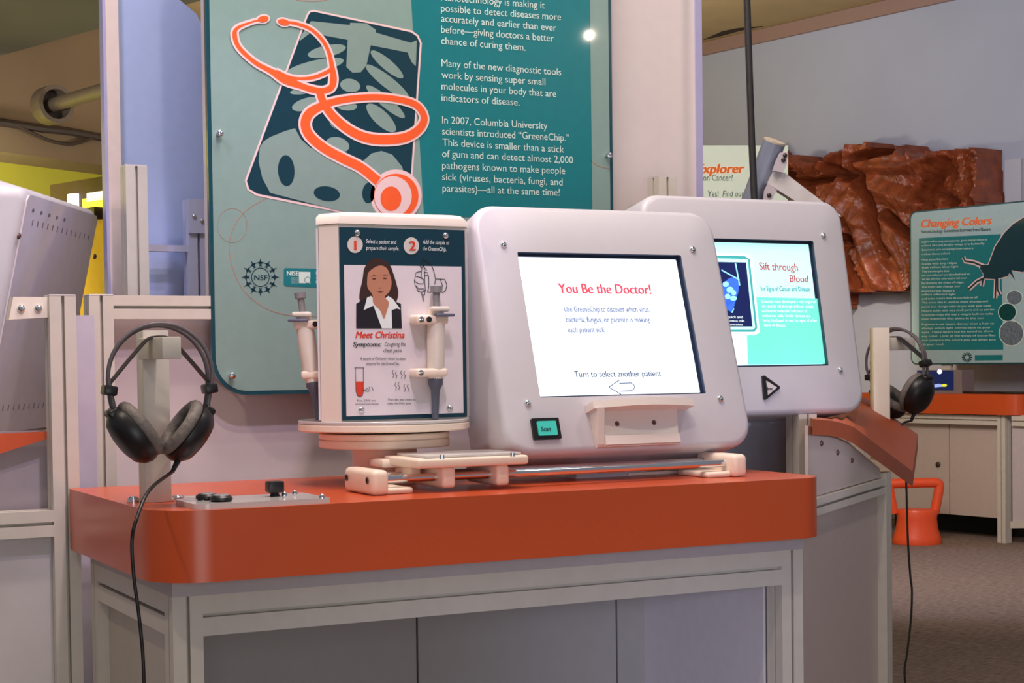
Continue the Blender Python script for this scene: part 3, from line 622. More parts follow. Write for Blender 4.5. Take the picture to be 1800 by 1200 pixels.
# ================================================================== BIG TEAL SIGN
SY = 3.10
SP = Plane((0, SY, 0), XA, ZA)
bx0, bx1, bz0 = SP.hit(361, 0).x, SP.hit(1078, 367).x, SP.hit(500, 692.5).z
bz1 = 2.02
sg = thing('wall_sign', ((bx0+bx1)/2, SY, bz0), 'large teal and aqua wall sign with orange stethoscope artwork behind the near table', 'sign')
def rr3(pl, x0, z0, x1, z1, r, w): return [V((x, pl.o.y+w, z)) for x, z in rrect(x0, z0, x1, z1, r, 10)]
BEV = mat('dark_teal_board', (12, 66, 78), .25, coat=.3)
mb = MB(); mb.loft([rr3(SP, bx0, bz0, bx1, bz1, .070, .012), rr3(SP, bx0, bz0, bx1, bz1, .070, 0)]); mb.build('board', BEV, sg, 25)
mb = MB(); b_ = .0075; mb.loft([rr3(SP, bx0+b_, bz0+b_, bx1-b_, bz1-b_, .063, 0), rr3(SP, bx0+b_, bz0+b_, bx1-b_, bz1-b_, .063, -.0006)]); face = mb.build('sign_face', AQUA, sg, 0)
def sprn(name, m, shapes, off, parent=face): return pprint(name, m, shapes, parent, SP, off)
sprn('text_block', TEAL, [[(719, -60), (1036, -60), (1041, 389), (745, 379)]], .0010)
def c8(pts): return [(380+x/3.1575, y/3.1575) for x, y in pts]
card_o = [(538, 27), (542, 20), (551, 17.5), (723, 53.5), (735, 62), (741, 76), (719, 397), (710, 396), (450, 344), (434.5, 334), (430, 317)]
card_i = [(541, 28), (545, 22), (552, 21), (722, 57), (732, 64), (737.5, 76), (716, 393), (710, 392), (452, 340), (438, 332), (433.5, 318)]
sprn('xray_outline', INKP, [card_o], .0013); sprn('xray_card', NAVY, [card_i], .0016)
shp = [[(525, 118), (740, 140), (742, 127), (830, 130), (884, 166), (884, 182), (1078, 238), (1112, 224), (1106, 368), (1082, 345), (1060, 292), (856, 252), (832, 365), (800, 402), (755, 404), (720, 372), (728, 222), (520, 184), (462, 228), (470, 196)],
       ell(612, 285, 108, 32, -12), ell(545, 372, 165, 36, -13), ell(946, 358, 116, 30, 40), ell(948, 455, 152, 33, 38), ell(938, 565, 138, 30, 40), ell(914, 655, 108, 40, 44), ell(742, 475, 56, 37, 10), ell(502, 578, 86, 34, -16), ell(470, 508, 62, 16, -6), ell(722, 588, 58, 26, 5), ell(690, 690, 64, 34, 16), ell(672, 804, 66, 42, 14),
       [(240, 820), (262, 785), (300, 760), (380, 728), (435, 712), (470, 775), (520, 820), (620, 840), (720, 862), (800, 905), (860, 852), (915, 838), (975, 858), (1030, 925), (1052, 1010), (1040, 1200), (930, 1225), (640, 1160), (298, 1070), (255, 990), (234, 900)]]
sprn('xray_bones', mat('grey_aqua_print', (126, 148, 142), .3, coat=.25), [c8(s) for s in shp], .0019)
for e_ in (ell(387, 947, 46, 86, -3), ell(612, 1075, 73, 41, 8), ell(845, 1070, 36, 58, 5)): sprn('xray_bone_hole', NAVY, [c8(e_)], .0022)
def st_(name, m, lines, off, extra):
    mb = MB()
    for pts, ws in lines:
        p3 = spline([(x, y, w) for (x, y), w in zip(pts, ws)], 8)
        k_ = lines.index((pts, ws))*.00004; P = [SP.hit(*c8([(q.x, q.y)])[0])+SP.n*(off+k_+.00016*i/len(p3)) for i, q in enumerate(p3)]; W = [(q.z+extra)/3.1575/F_PX*3.05/.93 for q in p3]
        mb.stroke(P, W, .0004, SP.n)
    return mb.build(name, m, face, smooth=0)
steth = [([(245, 110), (190, 125), (118, 155), (100, 195), (125, 265), (210, 345), (300, 395), (380, 440), (470, 478), (540, 500), (590, 505)], [10, 9, 16, 26, 24, 24, 30, 52, 34, 34, 30]),
         ([(378, 124), (440, 132), (520, 162), (585, 222), (622, 290), (640, 370), (648, 440), (632, 490), (570, 510)], [14, 16, 18, 20, 22, 28, 40, 34, 30]),
         ([(330, 395), (420, 432), (520, 434), (610, 402), (648, 372)], [16, 14, 18, 20, 20]),
         ([(570, 508), (595, 575), (645, 645), (725, 715), (820, 762), (930, 776), (1050, 762), (1130, 710), (1150, 645), (1100, 580), (980, 548), (850, 540), (700, 555), (600, 582), (520, 625), (492, 685), (515, 752), (595, 822), (700, 880), (800, 930), (895, 1005)], [44, 44, 48, 50, 52, 52, 50, 46, 42, 38, 34, 34, 36, 40, 50, 56, 54, 52, 52, 52, 54])]
blobs = [ell(258, 107, 30, 17, -10), ell(372, 124, 32, 17, 12)]
st_('stethoscope_outline', INKP, steth, .0025, 24)
sprn('stethoscope_outline', INKP, [c8(ell(258, 107, 40, 27, -10)), c8(ell(372, 124, 42, 27, 12)), c8(ell(996, 1086, 143, 146, 0))], .0022)
st_('stethoscope', INKO, steth, .0029, 0)
sprn('stethoscope_eartips', INKO, [c8(b) for b in blobs], .0031)
sprn('stethoscope_bell', INKO, [c8(ell(996, 1088, 124, 124))], .0031); sprn('stethoscope_bell_ring', INKP, [c8(ell(978, 1090, 104, 112))], .0034); sprn('stethoscope_bell_centre', INKO, [c8(ell(966, 1103, 58, 68))], .0037)
LT = mat('light_text_print', (206, 224, 216), .3, coat=.25)
for s, a, b in (('Nanotechnology is making it', (774.5, 1), (957, 15.5)), ('possible to detect diseases more', (774.5, 20.5), (985.5, 36)), ('accurately and earlier than ever', (775, 38.3), (977.5, 55)), ('before\u2014giving doctors a better', (775, 57.7), (972.7, 73.3)), ('chance of curing them.', (775, 77.5), (923, 89.5)),
                ('Many of the new diagnostic tools', (775.7, 116.7), (985.7, 132.7)), ('work by sensing super small', (775.7, 137.3), (958, 150)), ('molecules in your body that are', (775.7, 157.5), (977, 170.7)), ('indicators of disease.', (775.7, 177.7), (912.7, 186)),
                ('In 2007, Columbia University', (776.7, 216.7), (961.7, 227.3)), ('scientists introduced \u201cGreeneChip.\u201d', (776.7, 236.7), (1000, 248.3)), ('This device is smaller than a stick', (777.3, 256), (990.7, 268.3)), ('of gum and can detect almost 2,000', (776.7, 276), (1006.7, 287.3)), ('pathogens known to make people', (776.7, 296.7), (992.7, 306)), ('sick (viruses, bacteria, fungi, and', (776.7, 316.7), (988.3, 326)), ('parasites)\u2014all at the same time!', (777.3, 336.7), (983.3, 344))):
    text(s, a, b, 13.2, SP, LT, face, off=.0016)
# round logo, badge, fine arcs
n_l = []
cx, cy = 457.5, 487
for k in range(12):
    a = 2*math.pi*k/12; ca, sa = math.cos(a), math.sin(a)
    def q(r, t): return (cx+r*ca-t*sa, cy+r*sa+t*ca)
    n_l.append([q(18.5, -3), q(22, -1.2), q(26, -4.5), q(27.5, -1.4), q(33.5, 0), q(27.5, 1.4), q(26, 4.5), q(22, 1.2), q(18.5, 3), q(20, 0)])
sprn('logo_figures', NAVY, n_l, .0012)
strokes('logo_ring', [ell(cx, cy, 15.5, 16.2, 0, 40)+ell(cx, cy, 15.5, 16.2, 0, 40)[:1]], .0014, SP, NAVY, face, .0012)
strokes('logo_ring', [ell(cx, cy, 25, 26, 0, 40)+ell(cx, cy, 25, 26, 0, 40)[:1]], .001, SP, NAVY, face, .0012)
text('NSF', (446.5, 492), (469.5, 492), 9, SP, NAVY, face, bold=.01, off=.0012)
sprn('badge', TEAL, [[(501, 471), (600, 473), (600, 507), (501, 503), (498.5, 500), (498.5, 474)]], .0012)
text('NISE', (503.5, 484), (524, 484.5), 8, SP, LT, face, bold=.03, off=.0016)
sprn('badge_square', LT, [[(525, 477.5), (545, 478), (545, 498), (525, 497.5)]], .0015); strokes('badge_mark', [ell(540, 492, 5, 5.5, 0, 16)+ell(540, 492, 5, 5.5, 0, 16)[:1]], .0008, SP, TEAL, face, .0018)
for i in range(5): text(('nanoscale', 'informal', 'science', 'education', 'network')[i], (512, 488.6+i*2.3), (523.5, 488.8+i*2.3), 1.6, SP, LT, face, off=.0016)
for i, s in enumerate(('NISE Network', 'at exploratorium', 'Made possible')): text(s, (555, 482+i*8), (598, 483+i*8), 5, SP, LT, face, off=.0016)
LINE = mat('brown_line_print', (176, 122, 104), .4)
strokes('arc_line', [[(v.x, v.y) for v in spline([(470, 346), (430, 372), (408, 405), (403, 440), (412, 480), (432, 515), (470, 543), (515, 555), (560, 556)], 8)], [(v.x, v.y) for v in spline([(1038, 282), (1050, 291), (1072, 297)], 5)], [(v.x, v.y) for v in spline([(520, 0), (550, 2.5), (575, 0)], 5)]], .0011, SP, LINE, face, .0010)
strokes('arc_line', [ell(408, 396, 26, 30, 0, 40)+ell(408, 396, 26, 30, 0, 40)[:1]], .0006, SP, LINE, face, .0010)
strokes('diagonal_hatching', [[(806+i*7, 690-0), (836+i*7, 640)] for i in range(-3, 4)]+[[(800+i*8, 600), (826+i*8, 560)] for i in range(-2, 3)], .004, SP, mat('soft_aqua_print', (112, 168, 164), .35), face, .0008)
for x, y in ((383, 236), (405, 660), (1066, 274)):
    p = SP.hit(x, y); mb = MB(); mb.lathe(p, -YA, [(-.065, .004), (.008, .004), (.012, .0062), (.016, .006), (.018, .003), (.018, 0)], 16); mb.build('standoff_screw', CHROME, sg)

# ================================================================== BACK FRAME LEFT OF THE SIGN
fy = 3.1725
def px_x(x, y, Y): return onY(x, y, Y).x
bf = thing('post_and_beam', (.74, fy, 0), 'cream aluminium post and crossbeam frame behind the near headphones', 'frame')
XP = .742
mb = MB(); mb.extr((XP, 3.1225, 0), (XP, 3.1225, 1.098), XA); mb.build('post', ALU, bf, 30)
mb = MB(); mb.box((XP-.0225, 3.10, 1.098), (XP+.0225, 3.145, 1.101), .001); mb.build('post_cap', PANEL, bf)
mb = MB(); mb.extr((XP+.0225, 3.1225, 1.077), (1.02, 3.1225, 1.077), YA, .044); mb.build('crossbeam', ALU, bf, 30)
# short post behind the beam, then a reflected one built solid
t1 = thing('aluminium_post', (.91, 3.42, 0), 'slotted cream aluminium post before the pale blue panel', 'post')
a, b = onY(220, 291, 3.40), onY(258, 291, 3.40); mb = MB(); mb.extr(((a.x+b.x)/2, 3.42, 0), ((a.x+b.x)/2, 3.42, a.z), XA, b.x-a.x); mb.build('post', ALU, t1, 30)
mb = MB(); mb.box((a.x, 3.40, a.z), (b.x, 3.44, a.z+.003)); mb.build('post_cap', PANEL, t1)
BA = mat('reflected_aluminium', (190, 190, 212), .35, var=.02)  # bluish tint of the reflection put into the colour
t2 = thing('reflected_post', (1.03, 3.47, 0), 'reflection of a post with bolted bracket plate, built solid in pale blue, beside the left edge of the teal sign', 'post')
a, b = onY(331, 400, 3.46), onY(366, 400, 3.46); zt = onY(345, 350, 3.46).z; mb = MB(); mb.extr(((a.x+b.x)/2, 3.48, 0), ((a.x+b.x)/2, 3.48, zt), XA, b.x-a.x); mb.build('post', BA, t2, 30)
zb = onY(345, 410, 3.455).z; mb = MB(); mb.box((a.x, 3.452, zb), (b.x, 3.459, zt)); mb.build('bracket_plate', BA, t2)
for x, y in ((341, 380), (355, 388)): screw(t2, onY(x, y, 3.452), -YA, .005, .004)
za, zb2 = onY(300, 431, 3.47).z, onY(300, 442, 3.47).z
mb = MB(); mb.box((px_x(258, 435, 3.47), 3.465, zb2), (a.x, 3.49, za)); mb.build('reflected_rail', BA, t2)  # reflection of the beam built as a solid rail
# stub post right of the sign
t3 = thing('aluminium_post', (1.95, 3.10, 0), 'short capped aluminium post showing above the far kiosk monitor, right of the teal sign', 'post')
a, b = onY(1158, 330, 3.07), onY(1184, 330, 3.07); zt = onY(1170, 311, 3.07).z
mb = MB(); mb.extr((a.x+.0225, 3.0925, 0), (a.x+.0225, 3.0925, zt), XA); mb.build('post', ALU, t3, 30)
mb = MB(); mb.box((a.x, 3.07, zt), (a.x+.045, 3.115, zt+.003)); mb.build('post_cap', PANEL, t3)

# ================================================================== LEFT NEIGHBOUR STATION
LA = V((.474, .88, 0)).normalized(); LN = V((LA.y, -LA.x, 0))            # along its back, and outward normal
ls = thing('neighbour_station', (.56, 2.95, 0), 'cream aluminium station frame at left edge carrying the turned-away kiosk', 'frame')
LY = 2.93; XL = .630
mb = MB(); mb.extr((XL, LY, 0), (XL, LY, 1.089), XA); mb.build('post', ALU, ls, 30)
mb = MB(); mb.box((XL-.0225, LY-.0225, 1.089), (XL+.0225, LY+.0225, 1.092), .001); mb.build('post_cap', PANEL, ls)
zr0, zr1 = onY(50, 944, 2.92).z, onY(50, 898, 2.92).z
mb = MB(); mb.extr((XL-.0225, LY+.0, (zr0+zr1)/2), (XL-.7, LY+.0, (zr0+zr1)/2), YA, zr1-zr0); mb.build('rail', ALU, ls, 30)
mb = MB(); mb.box((XL-.7, LY+.004, .05), (XL-.0225, LY+.010, zr0)); mb.build('lower_panel', PANEL, ls, smooth=0)
mb = MB(); mb.box((XL-.7, LY+.05, zr1-.02), (XL+.03, LY+.056, .858)); mb.build('upper_panel', mat('grey_mauve_panel', (168, 156, 162), .5), ls, smooth=0)
mb = MB(); mb.box((XL+.0225, LY-.002, 0), (XP-.0225, LY+.006, 1.08)) if False else mb.box((XL+.026, LY+.10, 0), (XP-.03, LY+.106, 1.06)); mb.build('side_panel', mat('pale_lilac_panel', (190, 184, 200), .4), ls, smooth=0)
# bracket arm with two bolts
a0, a1 = onY(14, 540, LY-.004), onY(82, 540, LY-.004)
zA, zB = onY(50, 562, LY-.004).z, onY(50, 522, LY-.004).z
mb = MB(); mb.prism([V((a0.x, LY-.01, zA)), V((XL-.0225, LY-.01, zA+.004)), V((XL-.0225, LY-.01, zB)), V((a0.x+.008, LY-.01, zB))], YA*.03); mb.build('bracket_arm', CREAM, ls, smooth=0)
for x in (37, 67): screw(ls, onY(x, 542, LY-.01), -YA, .0068, .006)
# orange top of the neighbour
mb = MB(); P = [onY(x, y, 2.95) for x, y in ((-60, 765), (92, 758), (92, 768), (0, 797), (-60, 815))]
mb.prism(P, YA*.02); mb.build('orange_top', ORANGE, ls, smooth=0)
# turned-away kiosk
KP0 = dep(46, 334, 3.14); 
lk = thing('turned_kiosk', (KP0.x, KP0.y, .86), 'white kiosk housing seen from behind at the left edge, its vented back facing us', 'monitor', 'kiosk monitors')
def on_back(x, y, pl): return pl.hit(x, y)
# back plane through the top edge (46,334)-(170,375), leaning
tN = math.radians(12)
BU = (ZA*math.cos(tN) + LN*math.sin(tN)).normalized()
BP = Plane(KP0, LA, BU)
u1, v1 = BP.uv(171, 378); ub, vb = BP.uv(10, 520); _, vbot = BP.uv(60, 757)
uL = BP.uv(14, 512)[0]
W_, Z_ = u1, -vbot
def bk(u, v, w): return BP.pt(u, v, w)
def bring(ins, w): return [bk(u, v, w) for u, v in rrect(-.004+ins, -Z_+ins, W_-ins, .0-ins, .022, 6)]
def front(ins, w): return [bk(u, v, w) for u, v in rrect(-.035+ins, -Z_-.03+ins, W_+.02-ins, .012-ins, .04, 6)]
mb = MB(); mb.loft([front(.02, -.150), front(.004, -.145), front(0, -.13), front(.004, -.05), bring(-.004, -.012), bring(.0, -.004), bring(.008, 0)]); mb.build('housing', SHELL, lk, 40)
GL = mat('glossy_back_plate', (214, 202, 208), .12, coat=.3)
mb = MB(); mb.loft([[bk(u, v, .0005) for u, v in rrect(.006, -Z_+.006, W_-.006, -.006, .016, 5)], [bk(u, v, .004) for u, v in rrect(.006, -Z_+.006, W_-.006, -.006, .016, 5)]]); bpl = mb.build('back_plate', GL, lk, 30)
DK = mat('vent_dark', (112, 104, 116), .6)
for i in range(13):
    u = .06+i*(W_-.11)/12; mb = MB(); mb.loft([[bk(uu, vv, .0046) for uu, vv in rrect(u-.0022, -.062, u+.0022, -.050, .002, 3)], [bk(uu, vv, .003) for uu, vv in rrect(u-.0022, -.062, u+.0022, -.050, .002, 3)]]); mb.build('vent_slot', DK, bpl, smooth=0)
for i in range(13):
    u = .06+i*(W_-.11)/12; mb = MB(); mb.loft([[bk(uu, vv, .0046) for uu, vv in rrect(u-.0022, -Z_+.05, u+.0022, -Z_+.062, .002, 3)], [bk(uu, vv, .003) for uu, vv in rrect(u-.0022, -Z_+.05, u+.0022, -Z_+.062, .002, 3)]]); mb.build('vent_slot', DK, bpl, smooth=0)
for i in range(5):
    u = .05+i*.052; mb = MB(); mb.loft([[bk(uu, vv, .0046) for uu, vv in rrect(u-.006, -.037, u+.006, -.030, .003, 3)], [bk(uu, vv, .003) for uu, vv in rrect(u-.006, -.037, u+.006, -.030, .003, 3)]]); mb.build('vent_hole', DK, bpl, smooth=0)
for x, y in ((29, 414), (163, 450)):
    screw(lk, BP.hit(x, y)+BP.n*.004, BP.n, .006, .004, mat('dull_screw', (128, 96, 92), .4))

# ================================================================== SLOPED CONSOLE BEHIND THE TABLE, RIGHT
PD = V((.80, .60, 0)).normalized(); 
PC = Plane(dep(1567, 860, 3.72), PD, ZA)
cs = thing('sloped_console', PC.pt(-.3, -PC.o.z), 'white panelled console with sloping orange desk standing right of the near table', 'table')
uL = PC.uv(1424, 1000)[0]
zt_ = PC.uv(1561, 831)[1]; zg0 = PC.uv(1550, 843)[1]; zg1 = PC.uv(1550, 870)[1]
CW = mat('console_white', (194, 178, 170), .4, var=.02)
zf = -PC.o.z
mb = MB(); mb.extr(PC.pt(-.024, zf, -.024), PC.pt(-.024, zg0+.012, -.024), PD, .048); mb.build('leg', ALU, cs, 30)
mb = MB(); mb.extr(PC.pt(uL, (zg0+zg1)/2, -.024), PC.pt(-.048, (zg0+zg1)/2, -.024), ZA, zg0-zg1, w2=.045); mb.build('rail', ALU, cs, 30)
mb = MB(); mb.prism([PC.pt(u, v, -.02) for u, v in ((uL, zf+.05), (-.048, zf+.05), (-.048, zg1), (uL, zg1))], -PC.n*.01); mb.build('front_panel', CW, cs, smooth=0)
mb = MB(); mb.prism([PC.pt(u, v, -.012) for u, v in ((PC.uv(1431, 800)[0], zg0+.002), (-.03, zg0+.002), PC.uv(1555, 822), PC.uv(1500, 776), PC.uv(1440, 750), PC.uv(1431, 748))], -PC.n*.006); mb.build('upper_panel', CW, cs, smooth=0)
for x, y in ((1454, 779), (1482, 795), (1507, 809)): screw(cs, PC.hit(x, y)-PC.n*.012, PC.n, .006, .004, mat('dull_screw', (128, 96, 92), .4))
near = [PC.hit(*p) for p in ((1428, 736), (1462, 739), (1480, 743), (1500, 750), (1604, 828))]
far = [dep(1421, 732, 3.9), dep(1462, 730, 4.06), dep(1484, 722, 4.10), dep(1517, 696, 4.25), dep(1613, 763, 4.05)]
dn = (near[3]-near[4]).cross(far[4]-near[4]).normalized(); dn = dn if dn.z > 0 else -dn
th = [ZA*.030]*2+[ZA*.031, ZA*.034, ZA*.036]
mb = MB(); mb.loft([[n_, f_, f_-t_, n_-t_] for n_, f_, t_ in zip(near, far, th)]); mb.build('desk_top', mat('orange_laminate_matte', (178, 84, 44), .5, var=.04), cs, 20)

# second headphones on their post
XF.append(Matrix.Identity(4))
hp2 = thing('headphone_stand', dep(1548, 720, 4.02), 'cream square post with stub arm rising behind the sloped orange desk', 'stand')
XF.pop()
pb0 = dep(1535, 576, 4.02); yaw2 = math.radians(-24)
M2 = Matrix.Translation(V((pb0.x, pb0.y, 0))) @ Matrix.Rotation(yaw2, 4, 'Z')
hc = dep(1567, 592, 4.10)
XF.append(M2); ztp = pb0.z; zlow = dep(1548, 735, 4.02).z
mb = MB(); mb.box((0, 0, zlow-.10), (.040, .034, ztp), .0015); mb.build('post', CREAM, hp2)
mb = MB(); mb.obox(M2.inverted() @ (hc-ZA*.017+RT*.01), M2.inverted().to_3x3() @ V((math.cos(math.radians(-74)), math.sin(math.radians(-74)), 0)), M2.inverted().to_3x3() @ V((-math.sin(math.radians(-74)), math.cos(math.radians(-74)), 0)), ZA, (.028, .13, .031), .0015); mb.build('arm', CREAM, hp2)
XF.pop()
M3 = Matrix.Translation(hc) @ Matrix.Scale(.95, 4) @ Matrix.Rotation(math.radians(-74), 4, 'Z') @ Matrix.Rotation(math.radians(-12), 4, 'Y')
headphones('black over-ear headphones hanging behind the cream post beside the far kiosk, cord trailing down', M3, [dep(x, y, 4.05) for x, y in ((1585, 748), (1590, 790), (1593, 850), (1596, 950), (1600, 1010), (1603, 1040), (1601, 1090), (1594, 1150), (1590, 1180), (1594, 1230))], 'headphones on kiosk posts')

# ================================================================== FAR RIGHT
LEG = V((6.15, 6.48, 0))
TPn = Plane(LEG, EW, ZA)                                   # front plane of the far table
ft = thing('exhibit_table', LEG, 'far orange-topped exhibit table with white cabinet against the right wall', 'table')
def tp(u, v, w): return TPn.pt(u, v, w)
zt0, zt1 = TPn.uv(1680, 727)[1], TPn.uv(1680, 692)[1]
uE = TPn.uv(1797, 700)[0]; uS = TPn.uv(1490, 700)[0]
ol = rrect(uS, -.60, uE, .03, [.08, .02, .02, .05], 6)
mb = MB(); mb.loft([[tp(u, z, w) for u, w in ol] for z in (zt0, zt1)]); mb.build('tabletop', ORANGE, ft, 30)
for u, w in ((-.025, -.025), (-.025, -.55), (uS+.05, -.025), (uS+.05, -.55)):
    mb = MB(); mb.extr(tp(u, 0, w), tp(u, zt0, w), EW, .05); mb.build('leg', ALU, ft, 30)
mb = MB(); mb.extr(tp(uS+.075, zt0-.03, -.025), tp(-.05, zt0-.03, -.025), ZA, .05); mb.build('rail', ALU, ft, 30)
zc = TPn.uv(1700, 908)[1]; us2 = TPn.uv(1658, 800)[0]
for a, b in ((uS+.08, us2-.003), (us2+.003, -.055)):
    z_m = TPn.uv(1700, 878)[1]
    mb = MB(); mb.prism([tp(u, v, -.05) for u, v in ((a, zc), (b, zc), (b, zt0-.055), (a, zt0-.055))], -TPn.n*.02); mb.build('cabinet_door', CW, ft, smooth=0)
p = TPn.lift(-.05).hit(1650, 816); mb = MB(); mb.lathe(p, TPn.n, [(0, .014), (.01, .014), (.014, .008), (.014, 0)], 14); mb.build('door_knob', mat('dark_steel', (90, 80, 76), .35, metal=.8), ft)
mb = MB(); mb.prism([tp(u, v, -.30) for u, v in ((uS+.08, 0), (-.055, 0), (-.055, zc), (uS+.08, zc))], -TPn.n*.02); mb.build('plinth', mat('dark_plinth', (26, 28, 30), .8), ft, smooth=0)
# side frame of the next station
r0 = dep(1783, 925, 8.0)
nx = thing('side_cabinet', LEG+EW*.14, 'white framed cabinet corner cut off by the right picture edge', 'cabinet')
mb = MB(); mb.prism([tp(u, v, -.01) for u, v in ((.035, .09), (.9, .16), (.9, zt0), (.035, zt0))], -TPn.n*.02); mb.build('panel', mat('pinkish_panel', (196, 186, 190), .4), nx, smooth=0)
mb = MB(); mb.prism([tp(u, v, .0) for u, v in ((.03, .08), (.9, .15), (.9, .185), (.03, .115))], -TPn.n*.03); mb.build('bottom_rail', ALU, nx, smooth=0)
mb = MB(); mb.extr(tp(.05, zt0-.03, -.01), tp(.9, zt0-.03, -.01), ZA, .05); mb.build('top_rail', ALU, nx, 30)
mb = MB(); mb.extr(tp(.92, 0, -.02), tp(.92, zt0, -.02), EW, .05); mb.build('leg', ALU, nx, 30)

# diorama box and cable on the far table
DP = TPn.lift(-.10)
u0, v0 = DP.uv(1612, 692); u1_, v1_ = DP.uv(1690, 650); uz = DP.uv(1676, 692)[0]
db = thing('display_box', DP.pt((u0+u1_)/2, zt1), 'small clear display box with glowing blue scene on the far orange table', 'display')
mb = MB(); mb.prism([DP.pt(u0, zt1, -.003), DP.pt(u1_, zt1, -.003), DP.pt(u1_, v1_, -.003), DP.pt(u0, v1_, -.003)], -DP.n*.10); mb.build('case', mat('smoky_case', (128, 116, 118), .3), db, smooth=0)
mb = MB(); mb.prism([DP.pt(u0, zt1+.015), DP.pt(uz, zt1+.015), DP.pt(uz, v1_-.004), DP.pt(u0, v1_-.004)], -DP.n*.004); ds = mb.build('lit_window', mat('navy_lit_scene', (26, 40, 92), .15, emit=.35), db, smooth=0)
pprint('glow_figure', mat('pale_blue_lit', (150, 176, 250), .3, emit=.7), [[(1614, 679), (1618, 668), (1626, 660), (1630, 661), (1628, 672), (1632, 678), (1622, 680)], [(1640, 676), (1652, 674), (1660, 679), (1640, 681)]], ds, DP, .001)
pprint('glow_lamp', mat('white_lit_lamp', (240, 240, 255), .4, emit=2.2), [ell(1652, 653, 4, 4)], ds, DP, .002)
pprint('glow_yellow', mat('yellow_lit', (216, 220, 60), .3, emit=.8), [ell(1660, 677, 5, 2.5)], ds, DP, .002)
mb = MB(); mb.tube(spline([DP.pt(DP.uv(x, 690)[0], zt1+.006, w) for x, w in ((1694, 0), (1715, .02), (1745, .0), (1775, .03), (1800, .01), (1830, .02))], 6), .006, 8)
tag(mb.build('power_cable', BLACKP), 'thin dark cable lying along the far orange tabletop', 'cable')

# "Changing Colors" sign
CP = TPn.lift(-.24)
CPo = Plane(CP.o, CP.r, CP.u)
u0, vb_ = CP.uv(1601, 641); _, vt_ = CP.uv(1612, 371); u9 = CP.uv(1935, 500)[0]
c2 = thing('exhibit_sign', CP.pt((u0+u9)/2, vb_), 'aqua sign titled Changing Colors with dark butterfly shape above the far orange table', 'sign')
mb = MB(); mb.loft([[CP.pt(u, v, -.015) for u, v in rrect(u0, vb_, u9, vt_, .04, 8)], [CP.pt(u, v, 0) for u, v in rrect(u0, vb_, u9, vt_, .04, 8)]]); mb.build('board', BEV, c2, 25)
mb = MB(); mb.loft([[CP.pt(u, v, 0) for u, v in rrect(u0+.008, vb_+.008, u9-.008, vt_-.008, .034, 8)], [CP.pt(u, v, .001) for u, v in rrect(u0+.008, vb_+.008, u9-.008, vt_-.008, .034, 8)]]); cf = mb.build('sign_face', mat('pale_blue_aqua_print', (156, 182, 188), .28, var=.03, coat=.25), c2, 0)
mb = MB(); mb.prism([CP.pt(u0+.2, zt1, -.04), CP.pt(u0+.26, zt1, -.04), CP.pt(u0+.26, vt_-.05, -.04), CP.pt(u0+.2, vt_-.05, -.04)], CP.n*.024); mb.build('support_post', ALU, c2, smooth=0)
def cpr(name, m, shapes, off): return pprint(name, m, shapes, cf, CP, off)
def s7(pts): return [(1580+x/3.75, 340+y/3.75) for x, y in pts]
cpr('text_block', TEAL, [s7([(134, 295), (672, 268), (690, 1028), (134, 1032)])], .0025)
bug = s7([(900, 150), (825, 160), (760, 200), (700, 260), (640, 350), (595, 470), (550, 470), (538, 495), (560, 525), (565, 560), (640, 565), (720, 545), (735, 522), (770, 575), (745, 505), (820, 518), (900, 480)])
cpr('butterfly_outline', INKP, [[(x-1.6, y-1) if i < 9 else (x, y+1.5) for i, (x, y) in enumerate(bug)]], .004); cpr('butterfly_shape', NAVY, [bug], .006)
for nm, m, w, off in (('butterfly_legs', INKP, .026, .0045), ('butterfly_legs', NAVY, .010, .0065)):
    strokes(nm, [s7(l) for l in ([(560, 480), (500, 455), (440, 445), (430, 420)], [(570, 555), (520, 580), (465, 630)], [(560, 560), (552, 612)], [(645, 560), (640, 690)], [(655, 560), (655, 630), (672, 668)])], w, CP, m, cf, off)
text('Changing Colors', s7([(146, 225)])[0], s7([(608, 203)])[0], 14, CP, INKO, cf, shear=.2, bold=.04, off=.002)
text('Nanotechnology Sometimes Borrows from Nature', s7([(148, 262)])[0], s7([(606, 246)])[0], 6, CP, NAVY, cf, bold=.02, off=.002)
rows = [(155, 585, 325, 308), (155, 568, 350, 335), (155, 495, 378, 366), (155, 340, 406, 400), (155, 328, 443, 437), (155, 385, 470, 463), (155, 395, 494, 487), (155, 335, 520, 516), (155, 470, 545, 536), (155, 450, 570, 562), (155, 430, 596, 590), (155, 405, 622, 616), (155, 370, 648, 645), (155, 378, 672, 669), (155, 520, 700, 690), (155, 590, 725, 716), (155, 610, 752, 745), (155, 632, 780, 770), (155, 625, 806, 798), (155, 560, 832, 826), (155, 630, 868, 862), (155, 610, 894, 888), (155, 625, 920, 912), (155, 640, 946, 940), (155, 640, 972, 968), (155, 300, 1000, 998)]
WORDS = ['Light reflecting structures give many insects', 'colors like the bright wings of a butterfly', 'Scientists are studying how nature', 'makes these colors', 'Most butterflies have', 'scales with tiny ridges', 'that reflect blue light', 'The wavelengths that', 'are not reflected are absorbed and so', 'we see only the color that is left over', 'By changing the shape of ridges', 'the color can change too', 'nanoscale layers', 'reflect different light', 'and make colors that do not fade at all', 'The same idea is used to make displays and', 'paints that change color as you walk past them', 'Nature builds with very small parts and so can we', 'Scientists copy the way a wing is built to make', 'new materials that shine in the sun', 'Engineers use layers thinner than a hair to', 'change which light comes back to your', 'eyes. These layers can be tuned to show', 'any color. Look at the wings of butterflies', 'and compare the colors you see when you', 'tilt your head.']
for (x0, x1, y0, y1), s in zip(rows, WORDS): text(s, s7([(x0, y0)])[0], s7([(x1, y1)])[0], 3.6, CP, LT, cf, off=.004)
